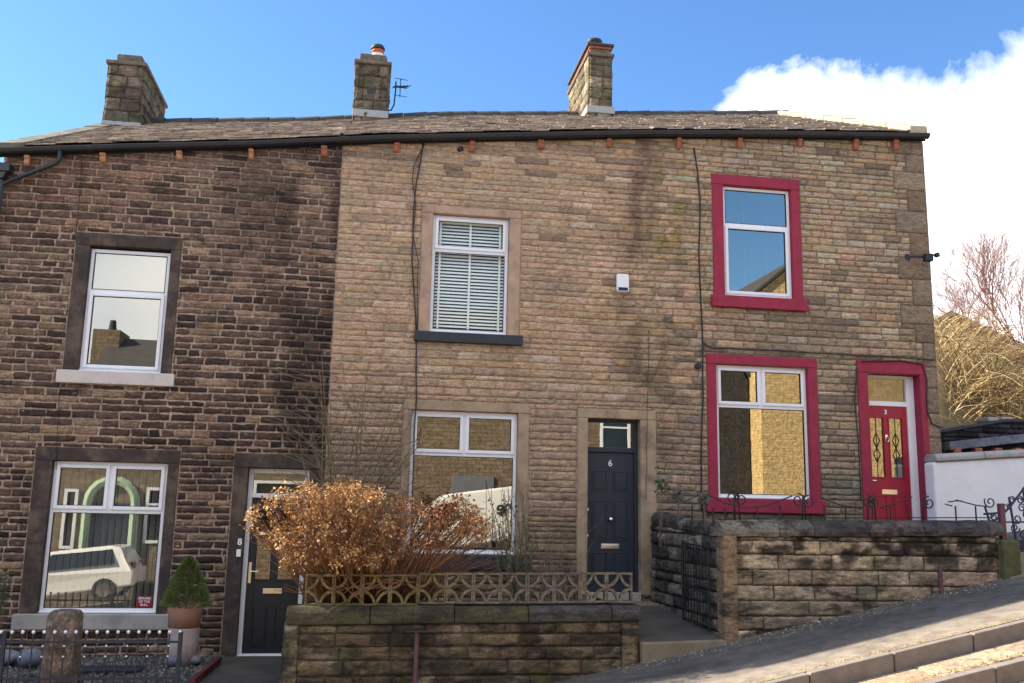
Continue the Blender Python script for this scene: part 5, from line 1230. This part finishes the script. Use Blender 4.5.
# ------------------------------------------------------------------ right background
ww=root('rendered_wall','white rendered yard wall with grey stone coping right of the red door','wall',(11,-.4,1.0))
mb=MB(); a=at(933.5,462,-.35); b=at(1024,457,-.35); sl=(b.z-a.z)/(b.x-a.x); xe=16
mb.box(a.x,xe,-.35,-.05,.8,a.z-.02,dz=0) if False else mb.add([(a.x,-.35,.8),(xe,-.35,.8),(xe,-.35,a.z+sl*(xe-a.x)),(a.x,-.35,a.z),(a.x,-.08,.8),(xe,-.08,.8),(xe,-.08,a.z+sl*(xe-a.x)),(a.x,-.08,a.z)],[(0,1,2,3),(5,4,7,6),(0,3,7,4),(1,5,6,2),(3,2,6,7)])
mb.obj('wall',M['render'],ww,bevel=.04)
cpb=MB(); x=a.x+.03; rg=random.Random(6)
while x<xe-.1:
    L=rg.uniform(.6,.9); b_=min(x+L,xe); z=a.z+sl*(x-a.x)+.003; dz=sl*(b_-x)
    pr=[(-.39,z),(-.39,z+.07),(-.33,z+.12),(-.10,z+.12),(-.04,z+.07),(-.04,z)]; n=6
    cpb.add([(x+.003,p,q) for p,q in pr]+[(b_-.003,p,q+dz) for p,q in pr],[tuple(range(n-1,-1,-1)),tuple(range(n,2*n))]+[(i,(i+1)%n,(i+1)%n+n,i+n) for i in range(n)]); x=b_
cpb.obj('coping',M['sill_grey'],ww,bevel=.02)
# dark outbuilding behind the white wall
ob=root('outbuilding','low soot black stone outbuilding behind the white wall','outbuilding',(12,1.8,1.5))
Y=1.6; a=at(941,430,Y); b=at(1004,419,Y); c=at(1024,420,Y); s=Stones((0,Y,0),(1,0,0),(0,-1,0))
tp=lambda x: float(np.interp(x,[a.x,b.x,c.x,16],[a.z,b.z,c.z,c.z+.15]))
zc=at(960,441,Y).z
def dcol(x,z,rg): return jit(rg.choice([(.045,.045,.055),(.065,.065,.078),(.09,.09,.10),(.035,.035,.042)]),rg,.2)
s.flat(a.x,16,lambda x:.8,tp,lambda x,z:(.05,.05,.055),[],.3); s.courses(a.x,16,zc-.02,tp,(.07,.11),(.25,.5),dcol,[],rg,joint=.018,proud=.015,bulge=.03,rough=.02,wob=.008,fine=7,cell=.06)
sg=Stones((a.x,Y,0),(0,1,0),(-1,0,0)); sg.flat(0,3,lambda x:.8,lambda x:a.z,lambda x,z:(.05,.05,.055),[],.5)
rf_=Stones((0,Y+3,0),(1,0,0),(0,1,0)); rf_.flat(a.x,16,lambda x:.8,tp,lambda x,z:(.05,.05,.055),[],.5)
merged([s,sg,rf_],[0,1,1],'wall',M['side_stone'],ob)
mb=MB(); mb.add([(a.x-.05,Y-.06,a.z),(b.x,Y-.06,b.z),(b.x,Y+3,b.z),(a.x-.05,Y+3,a.z)],[(0,1,2,3)]); mb.add([(b.x,Y-.06,b.z),(16,Y-.06,tp(16)),(16,Y+3,tp(16)),(b.x,Y+3,b.z)],[(0,1,2,3)]); o=mb.obj('roof',M['ridge'],ob); q=o.modifiers.new('t','SOLIDIFY'); q.thickness=.05
l0=at(948,447,Y-.1); l1=at(1024,439,Y-.1); sl2=(l1.z-l0.z)/(l1.x-l0.x); mb=MB(); mb.box(l0.x,16,Y-.16,Y-.0,l0.z-.06,l0.z+.09,dz=sl2*(16-l0.x)); mb.obj('ledge',M['bluestone'],ob,bevel=.01)
for xx in (956,977,997,1017,1037):
    p=at(xx,455,Y-.1); z_=at(xx,451,Y-.1).z; MB().box(p.x-.07,p.x+.07,Y-.17,Y-.02,p.z-.06,z_+.05).obj('clay_block',M['bracket'],ob,bevel=.012)
for xx in (992,1006): p=at(xx,420,Y); MB().box(p.x-.10,p.x+.12,Y-.04,Y+.3,p.z-.03,p.z+.05).obj('ridge_stone',M['lead'],ob,bevel=.02)
# straw-coloured bramble bank behind (uncountable stems)
rg=random.Random(44); mb=MB()
def bank_top(x): return float(np.interp(x,[930,945,962,985,1003,1024,1060],[317,318,326,332,352,372,400]))
BC=[(.52,.40,.20),(.60,.47,.25),(.44,.32,.15),(.66,.54,.32),(.24,.15,.07),(.15,.09,.045),(.34,.22,.11)]
for i in range(4200):
    Y=rg.uniform(12.3,18.5); x=rg.uniform(925,1064); tl=bank_top(x)+6; y=tl+(440-tl)*rg.random()**.85+ (Y-12.5)*-1.2
    y=max(y,tl+rg.uniform(-3,4)); p=at(x,y,Y); L=rg.uniform(.8,2.2); d=Vector((rg.uniform(-1,1),rg.uniform(-.6,.3),rg.uniform(-.15,.75))).normalized()
    if p.x<9.3*((Y+13.5)/13.5)*.98: continue
    e=p+d*L; e.z=min(e.z,at(x,bank_top(x),Y).z+.25); m_=p.lerp(e,.5)+Vector((0,0,.25*L*.4)); r_b=rg.uniform(.008,.017)
    mb.tube([p,p.lerp(m_,.5)+Vector((0,0,.06)),m_,m_.lerp(e,.5)+Vector((0,0,.03)),e],r_b,3,jit(rg.choice(BC),rg,.15),r1=.004,cap=False)
mb.obj('brambles',M['bramble'],None,kind='stuff',label='tangle of straw coloured bramble stems on the sunlit bank',category='brambles')
# earth bank under them
mb=MB(); vs=[]
nx=14
for i in range(nx+1):
    x=925+ (1080-925)*i/nx
    for Y,dy in ((11.8,115),(14,40),(17,16),(20,8),(26,14)): p=at(x,bank_top(x)+dy,Y); vs.append((p.x,Y,p.z-.15))
mb.add(vs,[(i*5+j,(i+1)*5+j,(i+1)*5+j+1,i*5+j+1) for i in range(nx) for j in range(4)]); mb.obj('hillside',M['bankgrass'],None,smooth=True,kind='structure')
# distant gabled house showing over the bank
fh=root('distant_house','small pale stone house with two red chimney pots above the bramble bank','house',(20,24,6))
Y=23; a=at(936,350,Y); ap=at(947,315,Y); b=at(1008,352,Y)
mb=MB(); hz=ap.z
mb.add([(a.x-2,Y,a.z-3),(b.x+1,Y,a.z-3),(b.x+1,Y,b.z),(ap.x,Y,ap.z-.2),(a.x-2,Y,a.z),(a.x-2,Y+5,a.z-3),(b.x+1,Y+5,a.z-3),(b.x+1,Y+5,b.z),(ap.x,Y+5,ap.z-.2),(a.x-2,Y+5,a.z)],[(0,1,2,3,4),(9,8,7,6,5),(1,6,7,2),(0,4,9,5)]); mb.obj('wall',M['farstone'],fh)
mb=MB(); t=.18
for (p,q) in (((a.x-2.3,a.z-.15),(ap.x,ap.z-.03)),((ap.x,ap.z-.03),(b.x+1.3,b.z-.1))):
    mb.add([(p[0],Y-.3,p[1]),(q[0],Y-.3,q[1]),(q[0],Y+5.3,q[1]),(p[0],Y+5.3,p[1]),(p[0],Y-.3,p[1]+t),(q[0],Y-.3,q[1]+t),(q[0],Y+5.3,q[1]+t),(p[0],Y+5.3,p[1]+t)],[(4,5,6,7),(0,1,5,4),(3,2,1,0),(0,4,7,3),(1,2,6,5)])
mb.obj('roof',M['farroof'],fh)
ck=at(973,330,Y); c_=MB().box(ck.x-.35,ck.x+.45,Y+.4,Y+1.1,ck.z-1.2,ck.z+.05).obj('chimney',M['farstone'],fh)
for xx in (970,977): p=at(xx,325,Y+.7); MB().lathe([(.10,0),(.11,.05),(.085,.35),(.11,.38)],(p.x,Y+.7,ck.z+.05),10).obj('chimney_pot',M['pot_red'],c_)
wd=at(966,345,Y); MB().box(wd.x-.3,wd.x+.3,Y-.06,Y,wd.z-.5,wd.z+.3).obj('window',M['upvc'],fh)
# bare trees on the right
def tree(name,label,x,y0,ytop,Y,rg,n,spread,depth,rr):
    b=at(x,y0,Y); tpz=at(x,ytop,Y).z; H=tpz-b.z; r=root(name,label,'tree',(b.x,Y,b.z)); tr=MB()
    tr.tube([b,b+Vector((.05,0,H*.2)),b+Vector((-.05,0,H*.38))],rr,7,r1=rr*.7); tr.obj('trunk',M['bark'],r)
    cr_=MB()
    for i in range(n):
        a=i/n*6.283+rg.uniform(-.3,.3); st=b+Vector((0,0,H*rg.uniform(.15,.38))); limb(cr_,st,Vector((math.cos(a)*spread,math.sin(a)*spread,rg.uniform(.5,1.4))),H*.33,rr*.42,rg,depth,.75,.12,3,(3,4),shrink=.70)
    cr_.obj('branches',M['pinktwig'],r)
rg=random.Random(2)
tree('bare_tree','leafless reddish twigged tree rising at the right edge behind the brambles',1030,425,246,16.5,rg,15,1.1,5,.085)
tree('bare_tree','small faint leafless tree just above the distant house roof',966,350,284,27,rg,8,.7,4,.05)

# ------------------------------------------------------------------ across the street (seen only in the windows)
def bricks(name,c1,c2,mo,sx=.42,sz=.16):
    m,nt_,b=newmat(name); v=pos(nt_); sp2=N(nt_,'ShaderNodeSeparateXYZ'); nt_.links.new(v,sp2.inputs[0]); cb=N(nt_,'ShaderNodeCombineXYZ')
    ad=N(nt_,'ShaderNodeMath',operation='ADD'); nt_.links.new(sp2.outputs[0],ad.inputs[0]); nt_.links.new(sp2.outputs[1],ad.inputs[1]); nt_.links.new(ad.outputs[0],cb.inputs[0]); nt_.links.new(sp2.outputs[2],cb.inputs[1])
    t=N(nt_,'ShaderNodeTexBrick'); t.inputs['Scale'].default_value=1; t.inputs['Brick Width'].default_value=sx; t.inputs['Row Height'].default_value=sz; t.inputs['Mortar Size'].default_value=.014
    t.inputs['Color1'].default_value=(*c1,1); t.inputs['Color2'].default_value=(*c2,1); t.inputs['Mortar'].default_value=(*mo,1); nt_.links.new(cb.outputs[0],t.inputs['Vector'])
    c=mixc(nt_,t.outputs['Color'],ramp(nt_,noise(nt_,v,7,6,.75),[(.3,.45),(.7,1.5)]),1,'MULTIPLY'); nt_.links.new(c,b.inputs['Base Color']); b.inputs['Roughness'].default_value=.9
    bump(nt_,b,noise(nt_,v,12,6,.7),1,.05); return m
M['opp']=bricks('brown_coursed_stone',(.17,.125,.08),(.24,.175,.11),(.13,.10,.065),.4,.13); M['opp_gold']=bricks('golden_coursed_stone',(.66,.48,.23),(.56,.40,.18),(.50,.36,.17),.3,.1); M['opp_dark']=bricks('shade_dark_coursed_stone',(.03,.028,.026),(.045,.04,.035),(.05,.045,.04))
def opp(x0,x1,zg,ze,zr,mat,label,door=None,gab=False,doorm='grey_paint',wins=(),Y0=-17,D_=8):
    h=root('terraced_house' if not gab else 'gabled_house',label,'house',((x0+x1)/2,Y0-4,zg),None if gab else 'terraced houses across the street'); yb=Y0-D_; ym=(Y0+yb)/2
    mb=MB(); 
    if gab:
        xm=(x0+x1)/2; mb.prism([(x0,zg-2),(x1,zg-2),(x1,ze),(xm,zr),(x0,ze)],yb,Y0,'y'); mb.obj('wall',mat,h)
        r=MB()
        for p,q in (((x0-.2,ze-.1),(xm,zr+.05)),((xm,zr+.05),(x1+.2,ze-.1))): r.prism([p,q,(q[0],q[1]+.12),(p[0],p[1]+.12)],yb-.1,Y0+.12,'y')
        r.obj('roof',M['ridge'],h)
    else:
        mb.prism([(Y0,zg-2),(Y0,ze),(ym,zr),(yb,ze),(yb,zg-2)],x0,x1,'x'); mb.obj('wall',mat,h)
        r=MB()
        for p,q in (((Y0+.2,ze-.1),(ym,zr+.06)),((yb-.2,ze-.1),(ym,zr+.06))): r.prism([p,q,(q[0],q[1]+.1),(p[0],p[1]+.1)],x0,x1,'x')
        r.obj('roof',M['ridge'],h)
        c=MB().box(x1-.5,x1+.4,ym-.7,ym+.7,zr-.6,zr+1.3); c=c.obj('chimney',mat,h); MB().lathe([(.14,0),(.15,.1),(.11,.45)],(x1-.05,ym,zr+1.3),10).obj('chimney_pot',M['cowl'],c)
    for (a,b,c_,d_) in wins:
        f=MB(); ring(f,a,b,c_,d_,.09,Y0,Y0+.06); f.box(a,b,Y0,Y0+.05,(c_+d_)/2+.3,(c_+d_)/2+.36); f=f.obj('window',M['upvc'],h); MB().box(a+.09,b-.09,Y0+.005,Y0+.02,c_+.09,d_-.09).obj('pane',M['carglass'],f)
    if door:
        a,b,c_,d_=door; dd=MB().box(a,b,Y0,Y0+.06,c_,d_).obj('door',M['navy' if doorm=='green_paint' else doorm],h,bevel=.01)
        if doorm=='green_paint':
            g=MB(); xm=(a+b)/2; r_=(b-a)/2
            g.tube([(a-.1,Y0+.08,c_),(a-.1,Y0+.08,d_)]+[(xm-(r_+.1)*math.cos(t*math.pi/10),Y0+.08,d_+(r_+.1)*math.sin(t*math.pi/10)) for t in range(11)]+[(b+.1,Y0+.08,c_)],.14,6); g.obj('door_arch',M['green_paint'],dd)
gz_=lambda x:.125*(x-4.07)+.25
for (x0,x1,lab,mt,kw) in ((-22,-16,'opposite terraced house farthest down the hill','opp',{}),(-16,-9.1,'opposite terraced house downhill of the green arched door','opp',{}),
    (-9.1,-4.2,'opposite terraced house with a pale green arched doorway','opp',dict(door=(-8.2,-7.0,-.9,1.5),doorm='green_paint',wins=((-6.6,-5.2,0.3,2.0),(-9.0,-8.6,.1,1.9)))),
    (-4.2,1.8,'opposite terraced house with two white upper windows','opp',dict(wins=((-3.4,-2.2,3.7,5.3),(-.6,.6,3.8,5.4),(-3.4,-1.8,.6,2.3)))),
    (1.8,7.8,'opposite terraced house with a plain grey front door','opp',dict(door=(2.9,4.3,.3,2.6))),
    (7.8,10.9,'narrow opposite house with a white window over the street','opp',dict(wins=((7.95,9.0,3.3,4.8),(8.2,9.4,.9,2.6)))),
    ):
    xm=(x0+x1)/2; zr=8.7+.16*(xm-3)*1.0; opp(x0,x1,gz_(xm)-.4,zr-2.5,zr,M[mt],lab,**kw)
opp(10.9,13.35,1.0,6.2,8.2,M['opp_dark'],'dark opposite gabled house before the golden gable, shade put into its stone colour',gab=True,Y0=-17.2)  # shaded front: its darkness is put into the stone colour
opp(16.35,26,2.0,7.6,10.0,M['opp_gold'],'golden sunlit opposite house at the top of the hill',Y0=-16.6)
opp(13.4,16.3,1.2,9.2,10.4,M['opp_gold'],'golden sunlit gabled house at the uphill end of the opposite side',gab=True,wins=(),Y0=-16.3)
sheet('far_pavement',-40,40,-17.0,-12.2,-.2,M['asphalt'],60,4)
# neighbouring lower house downhill on this side (casts the shade on the yard)
nb=root('low_house','lower stone house next downhill beyond the left gable','house',(-10,4,-2.5))
MB().prism([(0,-3),(0,4.15),(3.5,5.6),(7,4.15),(7,-3)],-15,-6.4,'x').obj('wall',M['opp'],nb)
r=MB(); 
for p,q in (((-.2,4.1),(3.5,5.72)),((7.2,4.1),(3.5,5.72))): r.prism([p,q,(q[0],q[1]+.1),(p[0],p[1]+.1)],-15.1,-6.3,'x')
r.obj('roof',M['ridge'],nb)
# parked vehicles on the far kerb
def car(x,Y,z,yaw,label):
    r=root('parked_car',label,'car',(x,Y,z)); 
    def bod(prof,w0,w1,name,mat,par):
        mb=MB(); n=len(prof); vs=[(p,-w,q) for (p,q),w in zip(prof,w0)]+[(p,w,q) for (p,q),w in zip(prof,w0)]
        mb.add(vs,[tuple(range(n)),tuple(range(2*n-1,n-1,-1))]+[(i,i+n,(i+1)%n+n,(i+1)%n) for i in range(n)]); return mb
    body=[(-2.05,.35),(-2.1,.75),(-1.95,1.0),(-1.75,1.42),(-1.5,1.50),(.1,1.50),(.5,1.42),(1.25,.98),(1.9,.82),(2.12,.6),(2.1,.3)]
    W=[.85,.88,.86,.66,.62,.62,.64,.84,.82,.78,.8]
    mb=bod(body,W,W,'body',None,None)
    mb.v=[(x-p[0],Y+p[1],z+p[2]) for p in mb.v]
    b=mb.obj('body',M['carpaint'],r,bevel=.05)
    g=MB(); g.prism([(-1.62,1.0),(-1.52,1.40),(.05,1.42),(.95,1.0)],-.80,.80,'y'); g.v=[(x-p[0],Y+math.copysign(.885-(p[2]-1)*.50,p[1]),z+p[2]) for p in g.v]; g.obj('windows',M['carglass'],r)
    for wx in (-1.3,1.35):
        for s_ in (-.80,.80):
            t=MB(); t.lathe([(.2,-.1),(.31,-.1),(.32,0),(.31,.1),(.2,.1)],(x-wx,Y+s_,z+.32),20,axis='y'); t=t.obj('wheel',M['tyre'],r); h=MB(); h.lathe([(.02,-.11),(.19,-.105),(.19,.105),(.02,.11)],(x-wx,Y+s_,z+.32),14,axis='y'); h.obj('rim',M['chrome'],t)
    for s_ in (-.6,.6):
        box_obj('headlight',(x-2.09,x-1.92,Y+s_-.15,Y+s_+.15,z+.62,z+.78),M['chrome'],r,.02); box_obj('tail_light',(x+1.95,x+2.1,Y+s_-.1,Y+s_+.12,z+.8,z+1.0),M['red_sticker'],r,.02)
    r.rotation_euler=(0,R(yaw),0)
car(-8.2,-15.2,-1.35,-7,'white hatchback parked on the opposite kerb, facing downhill')
def van(x,Y,z,yaw):
    r=root('parked_van','white panel van with lettered side parked on the opposite kerb','van',(x,Y,z))
    mb=MB(); prof=[(-2.5,.4),(-2.55,.9),(-2.35,1.15),(-1.55,1.75),(-1.25,1.93),(2.5,1.95),(2.55,1.5),(2.55,.35)]; mb.prism(prof,-.92,.92,'y'); mb.v=[(x+p[0],Y+p[1]*(1-.1*max(0,p[2]-1.1)),z+p[2]) for p in mb.v]; mb.obj('body',M['carpaint'],r,bevel=.06)
    g=MB(); g.prism([(-2.05,1.18),(-1.45,1.66),(-1.0,1.68),(-.95,1.18)],-.90,.90,'y'); g.v=[(x+p[0],Y+p[1]*(1.03-.1*max(0,p[2]-1.1)),z+p[2]) for p in g.v]; g.obj('windows',M['carglass'],r)
    for wx in (-1.7,1.6):
        for s_ in (-.85,.85):
            t=MB(); t.lathe([(.2,-.1),(.32,-.1),(.33,0),(.32,.1),(.2,.1)],(x+wx,Y+s_,z+.33),20,axis='y'); t=t.obj('wheel',M['tyre'],r); h=MB(); h.lathe([(.02,-.11),(.19,-.105),(.19,.105),(.02,.11)],(x+wx,Y+s_,z+.33),14,axis='y'); h.obj('rim',M['chrome'],t)
    link('lettering',text_mesh('care',.62,(x+.7,Y+.93,z+1.15),rot=(math.pi/2,0,math.pi),bold=.012),M['cowl'],r)
    for xx in (-.8,.95): MB().tube([(x+xx,Y+.93,z+.5),(x+xx,Y+.9,z+1.8)],.012,4).obj('door_seam',M['cowl'],r)
    r.rotation_euler=(0,R(yaw),0)
van(4.0,-15.0,.22,-8)
